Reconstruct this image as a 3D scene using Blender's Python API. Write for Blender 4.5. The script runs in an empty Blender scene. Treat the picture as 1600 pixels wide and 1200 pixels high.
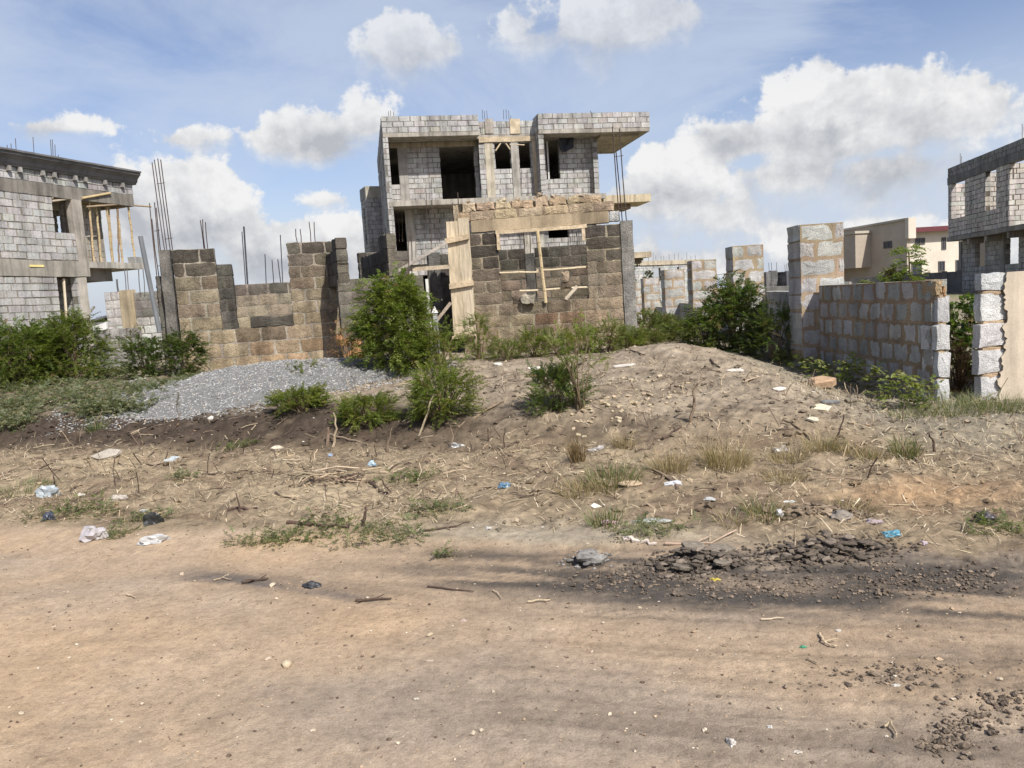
import bpy, math, random
import numpy as np
from mathutils import Vector

R = random.Random(7)
NR = np.random.RandomState(11)
C = bpy.context.scene.collection
SC = bpy.context.scene
rad = math.radians

# ------------------------------------------------------------------ camera
FPX = 1200.0
CAM = Vector((0, 0, 1.6))
PITCH, ROLL = rad(6.2), rad(3.6)
_f = Vector((0, math.cos(PITCH), -math.sin(PITCH)))
_u0 = Vector((0, math.sin(PITCH), math.cos(PITCH)))
_r0 = Vector((1, 0, 0))
_r = _r0 * math.cos(ROLL) - _u0 * math.sin(ROLL)
_u = _r0 * math.sin(ROLL) + _u0 * math.cos(ROLL)


def ray(px, py):
    return _f + _r * ((px - 800) / FPX) - _u * ((py - 600) / FPX)


def W(px, py, Y):
    d = ray(px, py)
    return CAM + d * (Y / d.y)


# ------------------------------------------------------------------ numpy noise
_perm = np.random.RandomState(3).permutation(256)
_perm = np.concatenate([_perm, _perm, _perm])
_rv = np.random.RandomState(4).rand(256)


def vnoise(x, y):
    x = np.asarray(x, float); y = np.asarray(y, float)
    xi = np.floor(x).astype(int); yi = np.floor(y).astype(int)
    xf = x - xi; yf = y - yi
    xf = xf * xf * (3 - 2 * xf); yf = yf * yf * (3 - 2 * yf)
    g = lambda a, b: _rv[_perm[(_perm[a & 255] + b) & 255]]
    a = g(xi, yi); b = g(xi + 1, yi); c = g(xi, yi + 1); d = g(xi + 1, yi + 1)
    return (a * (1 - xf) + b * xf) * (1 - yf) + (c * (1 - xf) + d * xf) * yf


def fbm(x, y, o=4, s=1.0):
    x = np.asarray(x, float) * s; y = np.asarray(y, float) * s
    t = 0; a = 0.5; n = 0
    for k in range(o):
        t = t + a * (vnoise(x + 17.3 * k, y - 9.1 * k) - 0.5); n += a; a *= 0.5; x = x * 2.03; y = y * 2.03
    return t / n * 2      # about -1..1


def ss(a, b, x):
    t = np.clip((np.asarray(x, float) - a) / (b - a), 0, 1)
    return t * t * (3 - 2 * t)


def bumpf(x, y, cx, cy, rx, ry):
    return np.exp(-((x - cx) / rx) ** 2 - ((y - cy) / ry) ** 2)


# ------------------------------------------------------------------ terrain
def edge_v(x):
    return 4.86 + 0.10 * fbm(x, x * 0 + 3.3, 3, 0.9)


def H(x, y, fine=True):
    x = np.asarray(x, float); y = np.asarray(y, float)
    v = y + 0.3 * x + 0.22 * fbm(x, y, 3, 0.45)
    p = np.interp(v, [-50, 4.3, 5.0, 7.5, 8.25, 9.3, 11.0, 30, 6000], [0, 0, .06, .15, .33, .52, .635, .74, .78])
    right = ss(2.7, 4.1, x - 0.06 * (y - 9)) * ss(6.8, 8.5, v)
    p = p * (1 - right * np.interp(v, [8, 9.5, 12, 20], [.25, .60, .46, .2]))
    p = p + .21 * bumpf(x, y, 2.28, 11.2, .72, .7)
    p = p + .07 * bumpf(x, y, -1.6, 9.6, 1.3, .6)
    far = ss(13.5, 18, y)
    off = ss(4.7, 5.4, v)
    if fine:
        p = p + (1 - far) * off * (0.055 * fbm(x + 3, y, 3, .8) + 0.060 * fbm(x, y, 5, 1.5) + 0.030 * fbm(x, y, 4, 6.0) + .016 * fbm(x, y, 3, 19.))
        cut = np.exp(-((v - 8.2) / .55) ** 2) * ss(1.0, -2.5, x)
        p = p + cut * 0.07 * fbm(x, y, 4, 4.0)
        ro = 1 - off
        along = x - 0.3 * (y - 4)            # wheel ruts run along the road
        p = p + ro * (0.012 * fbm(x * .35, v * 2.2, 3, 1.0) + ss(-1.5, 1.0, x) * (.013 * fbm(x * .16 + 9, v * 8.0, 3, 1.0) - .016 * np.exp(-(fbm(x * 1.5, v * 3.2, 4, 1.6) / .03) ** 2) * ss(4.2, 4.5, v) * ss(-.3, .5, x)) + 0.007 * fbm(x, y, 4, 5.0) + .0035 * fbm(x, y, 3, 23.))
        mud = bumpf(x, y, 1.25, 4.85, .9, .3) + bumpf(x, y, 2.1, 4.75, .6, .25) + bumpf(x, y, 1.9, 2.7, .6, .35) + .7 * bumpf(x, y, 2.9, 4.1, .9, .25)
        p = p + mud * (0.02 + 0.035 * fbm(x, y, 4, 8.0))
    return p


_T1 = np.geomspace(1.8, 120, 130)


def G(px, py):
    """the point of the ground that a pixel of the photograph shows"""
    d = ray(px, py); ts = _T1
    for rep in range(2):
        gap_ = CAM.z + d.z * ts - H(d.x * ts, d.y * ts)
        b = np.nonzero(gap_ < 0)[0]
        k = int(b[0]) if len(b) else len(ts) - 1
        k = max(k, 1)
        if rep == 0: ts = np.linspace(ts[k - 1], ts[k], 24)
    g0, g1 = gap_[k - 1], gap_[k]
    t = ts[k - 1] + (ts[k] - ts[k - 1]) * (g0 / (g0 - g1) if g0 > g1 else 0)
    q = CAM + d * float(t)
    return Vector((q.x, q.y, float(H(q.x, q.y))))


# ------------------------------------------------------------------ mesh builder
class MB:
    def __init__(s):
        s.v = []; s.f = []; s.c = []; s.n = 0
        s.av = []; s.af = []; s.ac = []      # bulk arrays

    def add(s, vs, fs, col):
        b = len(s.v)
        s.v.extend([tuple(p) for p in vs]); s.f.extend([tuple(i + b for i in f) for f in fs])
        s.c.extend([col] * len(vs)) if not isinstance(col, list) else s.c.extend(col)

    def bulk(s, V, Fq, Cc):
        s.av.append(V); s.af.append(Fq); s.ac.append(Cc)

    def build(s, name, mat, parent=None, smooth=False, origin=None):
        me = bpy.data.meshes.new(name)
        V = np.array(s.v, float).reshape(-1, 3); Cc = np.array(s.c, float).reshape(-1, 3)
        loops = [np.fromiter((i for f in s.f for i in f), int)] if s.f else [np.zeros(0, int)]
        tot = [np.array([len(f) for f in s.f], int)]
        off = len(V); VV = [V]; CC = [Cc]
        for a, b, c in zip(s.av, s.af, s.ac):
            VV.append(a); CC.append(c); loops.append((b + off).ravel()); tot.append(np.full(len(b), b.shape[1], int)); off += len(a)
        V = np.vstack(VV); Cc = np.vstack(CC); L = np.concatenate(loops).astype(np.int32); T = np.concatenate(tot).astype(np.int32)
        if parent is not None:
            w = parent
            o = Vector((0, 0, 0))
            while w is not None:
                o = o + w.location; w = w.parent
            org = np.array(o)
        elif origin is not None:
            org = np.array(origin, float)
        else:
            mn = V.min(0); mx = V.max(0); org = np.array([(mn[0] + mx[0]) / 2, (mn[1] + mx[1]) / 2, mn[2]])
        V = V - org
        me.vertices.add(len(V)); me.vertices.foreach_set('co', V.astype(np.float32).ravel())
        me.loops.add(len(L)); me.loops.foreach_set('vertex_index', L)
        me.polygons.add(len(T))
        st = np.concatenate([[0], np.cumsum(T)[:-1]]).astype(np.int32)
        me.polygons.foreach_set('loop_start', st); me.polygons.foreach_set('loop_total', T)
        me.polygons.foreach_set('use_smooth', np.full(len(T), bool(smooth)))
        me.update(calc_edges=True); me.validate()
        at = me.color_attributes.new('Col', 'FLOAT_COLOR', 'POINT')
        at.data.foreach_set('color', np.hstack([Cc, np.ones((len(Cc), 1))]).astype(np.float32).ravel())
        if mat: me.materials.append(mat)
        ob = bpy.data.objects.new(name, me); C.objects.link(ob)
        if parent is not None: ob.parent = parent
        else: ob.location = org
        return ob


def tag(o, label=None, cat=None, group=None, kind=None):
    if label: o['label'] = label
    if cat: o['category'] = cat
    if group: o['group'] = group
    if kind: o['kind'] = kind
    return o


def empty(name, loc, label, cat, group=None):
    o = bpy.data.objects.new(name, None); C.objects.link(o)
    o.location = loc; o.empty_display_size = .2
    return tag(o, label, cat, group)


def cp(o, parent=None):
    c = o.copy(); C.objects.link(c)
    if parent is not None: c.parent = parent
    return c


# ------------------------------------------------------------------ frames
class Fr:
    """a vertical plane: u along it, w out of it (towards the viewer's side), z up"""
    def __init__(s, P, d):
        s.P = Vector((P[0], P[1])); d = Vector((d[0], d[1])); d.normalize(); s.d = d; s.nv = Vector((d.y, -d.x))

    @staticmethod
    def px(a, b):
        A = W(*a); B = W(*b)
        return Fr((A.x, A.y), (B.x - A.x, B.y - A.y))

    def uz(s, px, py):
        d = ray(px, py)
        den = d.x * s.nv.x + d.y * s.nv.y
        t = (s.P.x * s.nv.x + s.P.y * s.nv.y) / den
        q = CAM + d * t
        return ((q.x - s.P.x) * s.d.x + (q.y - s.P.y) * s.d.y, q.z)

    def U(s, px, py): return s.uz(px, py)[0]
    def Z(s, px, py): return s.uz(px, py)[1]

    def p(s, u, w, z):
        return (s.P.x + s.d.x * u + s.nv.x * w, s.P.y + s.d.y * u + s.nv.y * w, z)

    def back(s, w):
        return Fr(s.P - s.nv * w, s.d)

    def left(s, u, depth):        # a wall at u running from depth behind to the front, facing -d
        q = s.P + s.d * u - s.nv * depth
        return Fr(q, s.nv)

    def right(s, u):              # a wall at u running from the front backwards, facing +d
        return Fr(s.P + s.d * u, -s.nv)

    def base(s, u, z=0.7, w=0):
        return Vector(s.p(u, w, z))


def jit(a): return R.uniform(-a, a)


def box(mb, F, u0, u1, w0, w1, z0, z1, col, j=0.0, seg=1):
    """a box, its long axis cut into segments with a little wobble"""
    L = (abs(u1 - u0), abs(w1 - w0), abs(z1 - z0)); ax = L.index(max(L))
    vs = []; fs = []
    for k in range(seg + 1):
        t = k / seg
        if ax == 0:
            u = u0 + (u1 - u0) * t; q = [(u, w0, z0), (u, w1, z0), (u, w1, z1), (u, w0, z1)]
        elif ax == 1:
            w = w0 + (w1 - w0) * t; q = [(u0, w, z0), (u0, w, z1), (u1, w, z1), (u1, w, z0)]
        else:
            z = z0 + (z1 - z0) * t; q = [(u0, w0, z), (u1, w0, z), (u1, w1, z), (u0, w1, z)]
        vs += [F.p(a + jit(j), b + jit(j), c + jit(j)) for a, b, c in q]
    for k in range(seg):
        a = 4 * k; b = a + 4
        for i in range(4):
            i2 = (i + 1) % 4
            fs.append((a + i, a + i2, b + i2, b + i))
    fs.append((3, 2, 1, 0)); e = 4 * seg
    fs.append((e, e + 1, e + 2, e + 3))
    mb.add(vs, fs, col)


WORLD = Fr((0, 0), (1, 0))


def tube(mb, pts, r, col, n=6, r2=None):
    pts = [Vector(p) for p in pts]; vs = []; fs = []
    m = len(pts)
    for i, p in enumerate(pts):
        t = (pts[min(i + 1, m - 1)] - pts[max(i - 1, 0)]).normalized()
        a = t.orthogonal().normalized(); b = t.cross(a)
        rr = r if r2 is None else r + (r2 - r) * i / (m - 1)
        for k in range(n):
            g = 2 * math.pi * k / n
            vs.append(p + a * math.cos(g) * rr + b * math.sin(g) * rr)
    for i in range(m - 1):
        for k in range(n):
            k2 = (k + 1) % n
            fs.append((i * n + k, i * n + k2, (i + 1) * n + k2, (i + 1) * n + k))
    fs.append(tuple(range(n - 1, -1, -1))); fs.append(tuple((m - 1) * n + k for k in range(n)))
    mb.add(vs, fs, col)


def var(c, a=.12, h=.04):
    k = 1 + R.uniform(-a, a)
    return tuple(max(.01, x * k * (1 + R.uniform(-h, h))) for x in c)


def block(mb, F, a, b, c, d, w0, w1, col, rough, detail, flat=False):
    """one masonry block: a..b along the wall, c..d up, w0 (back) .. w1 (front face)"""
    if not detail:
        j = rough
        box(mb, F, a + jit(j), b + jit(j), w0, w1 + jit(j) * .4, c + jit(j), d + jit(j), col)
        return
    n = 4
    P = []
    for k in range(n): P.append((a + (b - a) * k / n, c))
    for k in range(2): P.append((b, c + (d - c) * k / 2))
    for k in range(n): P.append((b - (b - a) * k / n, d))
    for k in range(2): P.append((a, d - (d - c) * k / 2))
    m = len(P); mu = (a + b) / 2; mz = (c + d) / 2
    ch = R.random()
    chip = R.randrange(m) if ch < .35 else -1
    r0 = []; r1 = []; r2 = []; rb = []
    for i, (u, z) in enumerate(P):
        u += jit(rough); z += jit(rough)
        corner = i in (0, n, n + 2, 2 * n + 2)
        k = .90 if corner else .965
        if flat: k = .955 if corner else .985
        if i == chip: k -= R.uniform(.05, .16)
        r0.append(F.p(u, w1 - (.010 if flat else .022) - abs(jit(.006)), z))
        r1.append(F.p(mu + (u - mu) * (k + .012), w1 - .006 + jit(rough * .25), mz + (z - mz) * k))
        r2.append(F.p(mu + (u - mu) * .55 + jit(.01), w1 + jit(rough * .35), mz + (z - mz) * .5 + jit(.01)))
        rb.append(F.p(u, w0, z))
    vs = rb + r0 + r1 + r2 + [F.p(mu, w1 + jit(rough * .3), mz)]
    fs = []
    for q in range(3):
        for i in range(m):
            i2 = (i + 1) % m
            fs.append((q * m + i, q * m + i2, (q + 1) * m + i2, (q + 1) * m + i))
    for i in range(m): fs.append((3 * m + i, 3 * m + (i + 1) % m, 4 * m))
    fs.append(tuple(range(m - 1, -1, -1)))
    mb.add(vs, fs, col)


def block_wall(mb, F, u0, u1, z0, z1, T, tint, mortar, ch=.235, bl=.46, holes=(), top=None,
               gap=.010, e=.012, rough=.008, detail=True, w=0.0, mvar=.08):
    if u1 < u0: u0, u1 = u1, u0
    n = max(1, round((z1 - z0) / ch)); hh = (z1 - z0) / n
    for k in range(n):
        c = z0 + k * hh; d = c + hh
        iv = [(u0, u1)]
        for (a, b, p, q) in holes:
            if min(d, q) - max(c, p) > hh * .5:
                nv = []
                for (s, t) in iv:
                    if b <= s or a >= t: nv.append((s, t)); continue
                    if a > s: nv.append((s, a))
                    if b < t: nv.append((b, t))
                iv = nv
        for (s, t) in iv:
            if t - s < .03: continue
            o = u0 + (0 if k % 2 else bl / 2) + jit(.03)
            cuts = [s]
            x = o - bl * math.ceil((o - s) / bl)
            while x < t:
                if x > s + .11 and x < t - .11 and x - cuts[-1] > .12: cuts.append(x + jit(.02 if detail else .045))
                x += bl
            cuts.append(t)
            for i in range(len(cuts) - 1):
                a, b = cuts[i], cuts[i + 1]
                if top is not None and (c + d) / 2 > top((a + b) / 2): continue
                ia = .006 if i == 0 else 0; ib = .006 if i == len(cuts) - 2 else 0
                box(mb, F, a + ia, b - ib, w - T, w, c, d, var(mortar, mvar))
                ga = gap if i else 0; gb = gap if i < len(cuts) - 2 else 0
                block(mb, F, a + ga, b - gb, c + gap, d - gap * .3, w - T - e, w + e, tint((a + b) / 2, (c + d) / 2), rough, detail)


# ------------------------------------------------------------------ materials
def nodes(name):
    m = bpy.data.materials.new(name); m.use_nodes = True
    nt = m.node_tree; b = nt.nodes['Principled BSDF']
    return m, nt, b


def N(nt, t, **k):
    n = nt.nodes.new(t)
    for a, v in k.items():
        if a.startswith('i_'): n.inputs[a[2:].replace('_', ' ')].default_value = v
        else: setattr(n, a, v)
    return n


def ramp(nt, src, stops):
    r = nt.nodes.new('ShaderNodeValToRGB'); nt.links.new(src, r.inputs[0])
    while len(r.color_ramp.elements) < len(stops): r.color_ramp.elements.new(.5)
    for el, (p, c) in zip(r.color_ramp.elements, stops):
        el.position = p; el.color = (c, c, c, 1) if not isinstance(c, tuple) else (*c, 1)
    return r.outputs[0]


def mulc(nt, a, b, f=1.0):
    m = nt.nodes.new('ShaderNodeMix'); m.data_type = 'RGBA'; m.blend_type = 'MULTIPLY'; m.inputs[0].default_value = f
    nt.links.new(a, m.inputs[6]); nt.links.new(b, m.inputs[7])
    return m.outputs[2]


def mixc(nt, f, a, b):
    m = nt.nodes.new('ShaderNodeMix'); m.data_type = 'RGBA'
    nt.links.new(f, m.inputs[0])
    for s, x in ((6, a), (7, b)):
        if isinstance(x, tuple): m.inputs[s].default_value = (*x, 1)
        else: nt.links.new(x, m.inputs[s])
    return m.outputs[2]


def noise_out(nt, vec, scale, det=6, rough=.6, dist=0):
    n = nt.nodes.new('ShaderNodeTexNoise'); n.inputs['Scale'].default_value = scale
    n.inputs['Detail'].default_value = det; n.inputs['Roughness'].default_value = rough; n.inputs['Distortion'].default_value = dist
    nt.links.new(vec, n.inputs['Vector'])
    return n.outputs[0]


def surf(name, s1=60, lo=.72, hi=1.22, s2=2.2, lo2=.8, hi2=1.15, bump=.35, bd=.012, rough=.95, stretch=None, spec=.2, pits=0, streak=0):
    m, nt, b = nodes(name)
    g = N(nt, 'ShaderNodeNewGeometry')
    vec = g.outputs['Position']
    if stretch:
        mp = N(nt, 'ShaderNodeMapping'); nt.links.new(vec, mp.inputs[0]); mp.inputs['Scale'].default_value = stretch; vec = mp.outputs[0]
    at = N(nt, 'ShaderNodeAttribute', attribute_name='Col')
    n1 = noise_out(nt, vec, s1, 4, .65); n2 = noise_out(nt, vec, s2, 6, .6)
    col = mulc(nt, at.outputs['Color'], ramp(nt, n1, [(.3, lo), (.7, hi)]))
    col = mulc(nt, col, ramp(nt, n2, [(.3, lo2), (.7, hi2)]))
    if streak:                                   # rain streaks run down the walls
        mp2 = N(nt, 'ShaderNodeMapping'); nt.links.new(g.outputs['Position'], mp2.inputs[0]); mp2.inputs['Scale'].default_value = (1, 1, .10)
        col = mulc(nt, col, ramp(nt, noise_out(nt, mp2.outputs[0], 4.5, 5, .62), [(.36, 1 - streak), (.56, 1.05)]))
    hgt = n1
    if pits:
        v = N(nt, 'ShaderNodeTexVoronoi'); v.inputs['Scale'].default_value = pits; nt.links.new(vec, v.inputs['Vector'])
        r = ramp(nt, v.outputs[0], [(.05, .45), (.32, 1.08)])
        col = mulc(nt, col, r, .8)
        mm = N(nt, 'ShaderNodeMath', operation='MULTIPLY'); nt.links.new(n1, mm.inputs[0]); nt.links.new(r, mm.inputs[1]); hgt = mm.outputs[0]
    nt.links.new(col, b.inputs['Base Color'])
    b.inputs['Roughness'].default_value = rough; b.inputs['Specular IOR Level'].default_value = spec
    if bump:
        bp = N(nt, 'ShaderNodeBump'); bp.inputs['Strength'].default_value = bump; bp.inputs['Distance'].default_value = bd
        nt.links.new(hgt, bp.inputs['Height']); nt.links.new(bp.outputs[0], b.inputs['Normal'])
    return m


M = {}
M['masonry'] = surf('weathered masonry', 42, .60, 1.3, 4.2, .58, 1.30, .9, .022, streak=.30)
M['aggregate'] = surf('coarse concrete block', 70, .66, 1.22, 3.5, .74, 1.2, .8, .016, pits=55, streak=.22)
M['paleblock'] = surf('pale sandcrete block', 16, .74, 1.16, 1.3, .70, 1.2, .4, .015, streak=.30)
M['concrete'] = surf('cast concrete', 45, .80, 1.14, 1.6, .72, 1.18, .4, .012, streak=.36)
M['plaster'] = surf('cement plaster', 60, .88, 1.08, 1.7, .76, 1.12, .3, .008, streak=.16)
M['render_far'] = surf('painted render', 3, .95, 1.05, .5, .85, 1.08, 0)
M['wood'] = surf('rough sawn wood', 24, .66, 1.2, 3.4, .62, 1.2, .3, .006, stretch=(1, 1, .12))
M['plank'] = surf('weathered plank', 26, .70, 1.2, 3.6, .66, 1.18, .3, .006)
M['bamboo'] = surf('dry bamboo', 30, .8, 1.15, 4, .8, 1.15, .1, .004, rough=.7)
M['rust'] = surf('rusted steel bar', 60, .7, 1.3, 5, .7, 1.2, .2, .003, rough=.8)
M['bark'] = surf('twig bark', 70, .7, 1.25, 6, .8, 1.2, .3, .004)
M['stone'] = surf('stone', 40, .75, 1.2, 7, .8, 1.15, .5, .01)
M['clod'] = surf('dry mud clod', 45, .65, 1.25, 8, .75, 1.2, .7, .012)
M['straw'] = surf('dry straw', 30, .85, 1.12, 2, .8, 1.15, 0)
M['dark_opening'] = surf('window glass and shutter', 5, .9, 1.1, 1, .9, 1.1, 0, rough=.35, spec=.5)
M['roofing'] = surf('painted roofing sheet', 5, .9, 1.1, 1, .85, 1.1, 0, rough=.6)


def leafmat(name, tr=.42):
    m, nt, b = nodes(name)
    at = N(nt, 'ShaderNodeAttribute', attribute_name='Col')
    nt.links.new(at.outputs['Color'], b.inputs['Base Color'])
    b.inputs['Roughness'].default_value = .5; b.inputs['Specular IOR Level'].default_value = .35
    t = N(nt, 'ShaderNodeBsdfTranslucent'); hs = N(nt, 'ShaderNodeMix', data_type='RGBA', blend_type='MULTIPLY')
    hs.inputs[0].default_value = 1; hs.inputs[7].default_value = (1.5, 1.7, .7, 1)
    nt.links.new(at.outputs['Color'], hs.inputs[6]); nt.links.new(hs.outputs[2], t.inputs[0])
    mx = N(nt, 'ShaderNodeMixShader'); mx.inputs[0].default_value = tr
    nt.links.new(b.outputs[0], mx.inputs[1]); nt.links.new(t.outputs[0], mx.inputs[2])
    nt.links.new(mx.outputs[0], nt.nodes['Material Output'].inputs[0])
    return m


M['leaf'] = leafmat('green leaf')
M['grassblade'] = leafmat('grass blade', .25)


def plastic(name, rough=.35, tr=.3):
    m, nt, b = nodes(name)
    at = N(nt, 'ShaderNodeAttribute', attribute_name='Col')
    nt.links.new(at.outputs['Color'], b.inputs['Base Color']); b.inputs['Roughness'].default_value = rough
    t = N(nt, 'ShaderNodeBsdfTranslucent'); nt.links.new(at.outputs['Color'], t.inputs[0])
    mx = N(nt, 'ShaderNodeMixShader'); mx.inputs[0].default_value = tr
    nt.links.new(b.outputs[0], mx.inputs[1]); nt.links.new(t.outputs[0], mx.inputs[2])
    nt.links.new(mx.outputs[0], nt.nodes['Material Output'].inputs[0])
    return m


M['plastic'] = plastic('crumpled plastic')
M['cloth'] = plastic('dark plastic', .5, .05)
# ================================================================== SKY, SUN, CAMERA
SUN_AZ, SUN_EL = rad(148), rad(47)          # clockwise from +Y


def make_world():
    w = bpy.data.worlds.new('World'); SC.world = w; w.use_nodes = True
    nt = w.node_tree; bg = nt.nodes['Background']; L = nt.links.new
    sky = N(nt, 'ShaderNodeTexSky', sky_type='NISHITA'); sky.sun_disc = False
    sky.sun_elevation = SUN_EL; sky.sun_rotation = SUN_AZ; sky.air_density = 1.0; sky.dust_density = 1.5; sky.ozone_density = 1.5
    tc = N(nt, 'ShaderNodeTexCoord')
    sp = N(nt, 'ShaderNodeSeparateXYZ'); L(tc.outputs['Generated'], sp.inputs[0])

    def mt(op, a, b=None, c=None, clamp=False):
        n = N(nt, 'ShaderNodeMath', operation=op); n.use_clamp = clamp
        for i, x in enumerate((a, b, c)):
            if x is None: continue
            if isinstance(x, (int, float)): n.inputs[i].default_value = x
            else: L(x, n.inputs[i])
        return n.outputs[0]

    def sm(a, b, x):
        n = N(nt, 'ShaderNodeMapRange', interpolation_type='SMOOTHSTEP')
        n.inputs[1].default_value = a; n.inputs[2].default_value = b; L(x, n.inputs[0])
        return n.outputs[0]
    az = mt('ARCTAN2', sp.outputs[0], sp.outputs[1]); el = mt('ARCSINE', sp.outputs[2])
    cv = N(nt, 'ShaderNodeCombineXYZ'); L(az, cv.inputs[0]); L(el, cv.inputs[1])

    def nz(scale, det, ro, off=(0, 0, 0), sx=1, sy=1, dist=0, lac=2.1):
        mp = N(nt, 'ShaderNodeMapping'); L(cv.outputs[0], mp.inputs[0]); mp.inputs['Location'].default_value = off; mp.inputs['Scale'].default_value = (sx, sy, 1)
        n = N(nt, 'ShaderNodeTexNoise'); n.inputs['Scale'].default_value = scale; n.inputs['Detail'].default_value = det
        n.inputs['Roughness'].default_value = ro; n.inputs['Distortion'].default_value = dist; n.inputs['Lacunarity'].default_value = lac
        L(mp.outputs[0], n.inputs['Vector'])
        return n.outputs[0]

    def ae(px, py):
        d = ray(px, py).normalized()
        return math.atan2(d.x, d.y), math.asin(d.z)
    # cumulus: (px, py, half width px, up px, down px, weight)
    cum = [(1310, 205, 150, 92, 55, .95), (1175, 222, 95, 52, 30, .8), (1450, 190, 110, 80, 60, .8), (1390, 265, 170, 40, 60, .6), (1240, 270, 120, 40, 60, .55),
           (1045, 300, 100, 66, 60, .9), (1110, 340, 150, 45, 70, .55),
           (245, 340, 120, 95, 90, .95), (340, 350, 100, 55, 60, .8), (425, 402, 110, 72, 60, .95), (545, 400, 80, 62, 60, .9),
           (500, 222, 100, 52, 34, .72), (568, 192, 55, 46, 46, .62), (640, 82, 88, 52, 42, .56), (950, 45, 165, 70, 60, .60), (288, 219, 56, 32, 20, .55),
           (490, 316, 55, 18, 14, .36), (85, 204, 62, 24, 16, .34),
           (1400, 410, 420, 70, 140, .55), (1050, 425, 260, 60, 120, .5)]
    base = None; sw = None; ssw = None
    for (px, py, hw, up, dn, wt) in cum:
        a, e = ae(px, py)
        dx = mt('MULTIPLY', mt('SUBTRACT', az, a), FPX / hw)
        dy0 = mt('SUBTRACT', el, e)
        du = mt('MULTIPLY', dy0, FPX / up)
        dy = mt('MAXIMUM', du, mt('MULTIPLY', dy0, -FPX / dn))
        q = mt('SQRT', mt('ADD', mt('MULTIPLY', dx, dx), mt('MULTIPLY', dy, dy)))
        m = mt('MULTIPLY', mt('SUBTRACT', 1.12, q), wt)
        base = m if base is None else mt('SMOOTH_MAX', base, m, .15)
        w_ = mt('POWER', mt('MAXIMUM', mt('ADD', m, .25), .0), 2.0)
        ws = mt('MULTIPLY', w_, du)
        sw = w_ if sw is None else mt('ADD', sw, w_)
        ssw = ws if ssw is None else mt('ADD', ssw, ws)
    topn = mt('DIVIDE', ssw, mt('ADD', sw, .001))
    n1 = nz(9, 9, .57, dist=.15); n1b = nz(9, 9, .57, (-.014, -.018, 0), dist=.15)
    bil = nz(24, 6, .58, (3, 1, 0)); bilb = nz(24, 6, .58, (3 - .006, 1 - .008, 0))
    fld = mt('ADD', mt('MULTIPLY', mt('SUBTRACT', n1, .5), 1.75), mt('MULTIPLY', mt('SUBTRACT', bil, .5), .75))
    fldb = mt('ADD', mt('MULTIPLY', mt('SUBTRACT', n1b, .5), 1.75), mt('MULTIPLY', mt('SUBTRACT', bilb, .5), .75))
    d1 = mt('ADD', base, fld)
    soft = mt('ADD', .16, mt('MULTIPLY', sm(.3, -.6, topn), .60))
    alpha = N(nt, 'ShaderNodeMapRange', interpolation_type='SMOOTHSTEP'); L(d1, alpha.inputs[0]); alpha.inputs[1].default_value = .06; L(mt('ADD', soft, .06), alpha.inputs[2]); alpha = alpha.outputs[0]
    alpha = mt('MULTIPLY', alpha, mt('SUBTRACT', 1.0, mt('MULTIPLY', sm(.20, .34, el), .28)))
    lit = mt('MULTIPLY', mt('SUBTRACT', fld, fldb), 1.0)
    thick = sm(.1, .9, d1)
    shade = mt('ADD', .56, mt('MULTIPLY', sm(-.65, .85, mt('ADD', topn, mt('MULTIPLY', fld, .5))), .40))
    shade = mt('ADD', shade, mt('MULTIPLY', mt('SUBTRACT', .55, thick), .22))
    shade = mt('ADD', shade, lit)
    shade = mt('MINIMUM', mt('MAXIMUM', shade, .42), 1.06)
    # thin veil
    ve = nz(3.2, 7, .6, (.4, .9, 0), 1.0, 2.6, dist=.6)
    hi = sm(.10, .42, el)
    tilt = mt('ADD', mt('SUBTRACT', el, mt('MULTIPLY', az, .58)), mt('MULTIPLY', mt('SUBTRACT', ve, .5), .12))
    band = mt('MULTIPLY', mt('MINIMUM', sm(.03, .10, tilt), sm(.08, .28, el)), .75)
    va = mt('MULTIPLY', sm(.30, .74, mt('ADD', mt('SUBTRACT', ve, .12), mt('MULTIPLY', band, .34))), .66)
    lowv = mt('MULTIPLY', sm(.24, .02, mt('ADD', el, mt('MULTIPLY', az, -.12))), .88)
    va = mt('MULTIPLY', mt('MAXIMUM', va, lowv), sm(1.05, .50, el))
    va = mt('MULTIPLY', va, mt('ADD', .35, mt('MULTIPLY', sm(-.3, .4, sp.outputs[1]), .65)))
    # compose
    skyc = N(nt, 'ShaderNodeMix', data_type='RGBA', blend_type='MULTIPLY'); skyc.inputs[0].default_value = 1
    L(sky.outputs[0], skyc.inputs[6]); skyc.inputs[7].default_value = (SKY_T[0], SKY_T[1], SKY_T[2], 1)
    veil = N(nt, 'ShaderNodeMix', data_type='RGBA'); L(va, veil.inputs[0]); L(skyc.outputs[2], veil.inputs[6]); veil.inputs[7].default_value = (*[c * CLOUD * .80 for c in (.82, .93, 1.12)], 1)
    cc = N(nt, 'ShaderNodeMix', data_type='RGBA', blend_type='MIX')
    sf = mt('DIVIDE', mt('SUBTRACT', shade, .42), .64)
    L(sf, cc.inputs[0]); cc.inputs[6].default_value = (*[c * CLOUD * .56 for c in (.96, 1.0, 1.08)], 1); cc.inputs[7].default_value = (*[c * CLOUD * .97 for c in (1, 1, 1)], 1)
    out = N(nt, 'ShaderNodeMix', data_type='RGBA'); L(alpha, out.inputs[0]); L(veil.outputs[2], out.inputs[6]); L(cc.outputs[2], out.inputs[7])
    # below the horizon no clouds
    L(out.outputs[2], bg.inputs[0]); bg.inputs[1].default_value = SKY_S


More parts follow.
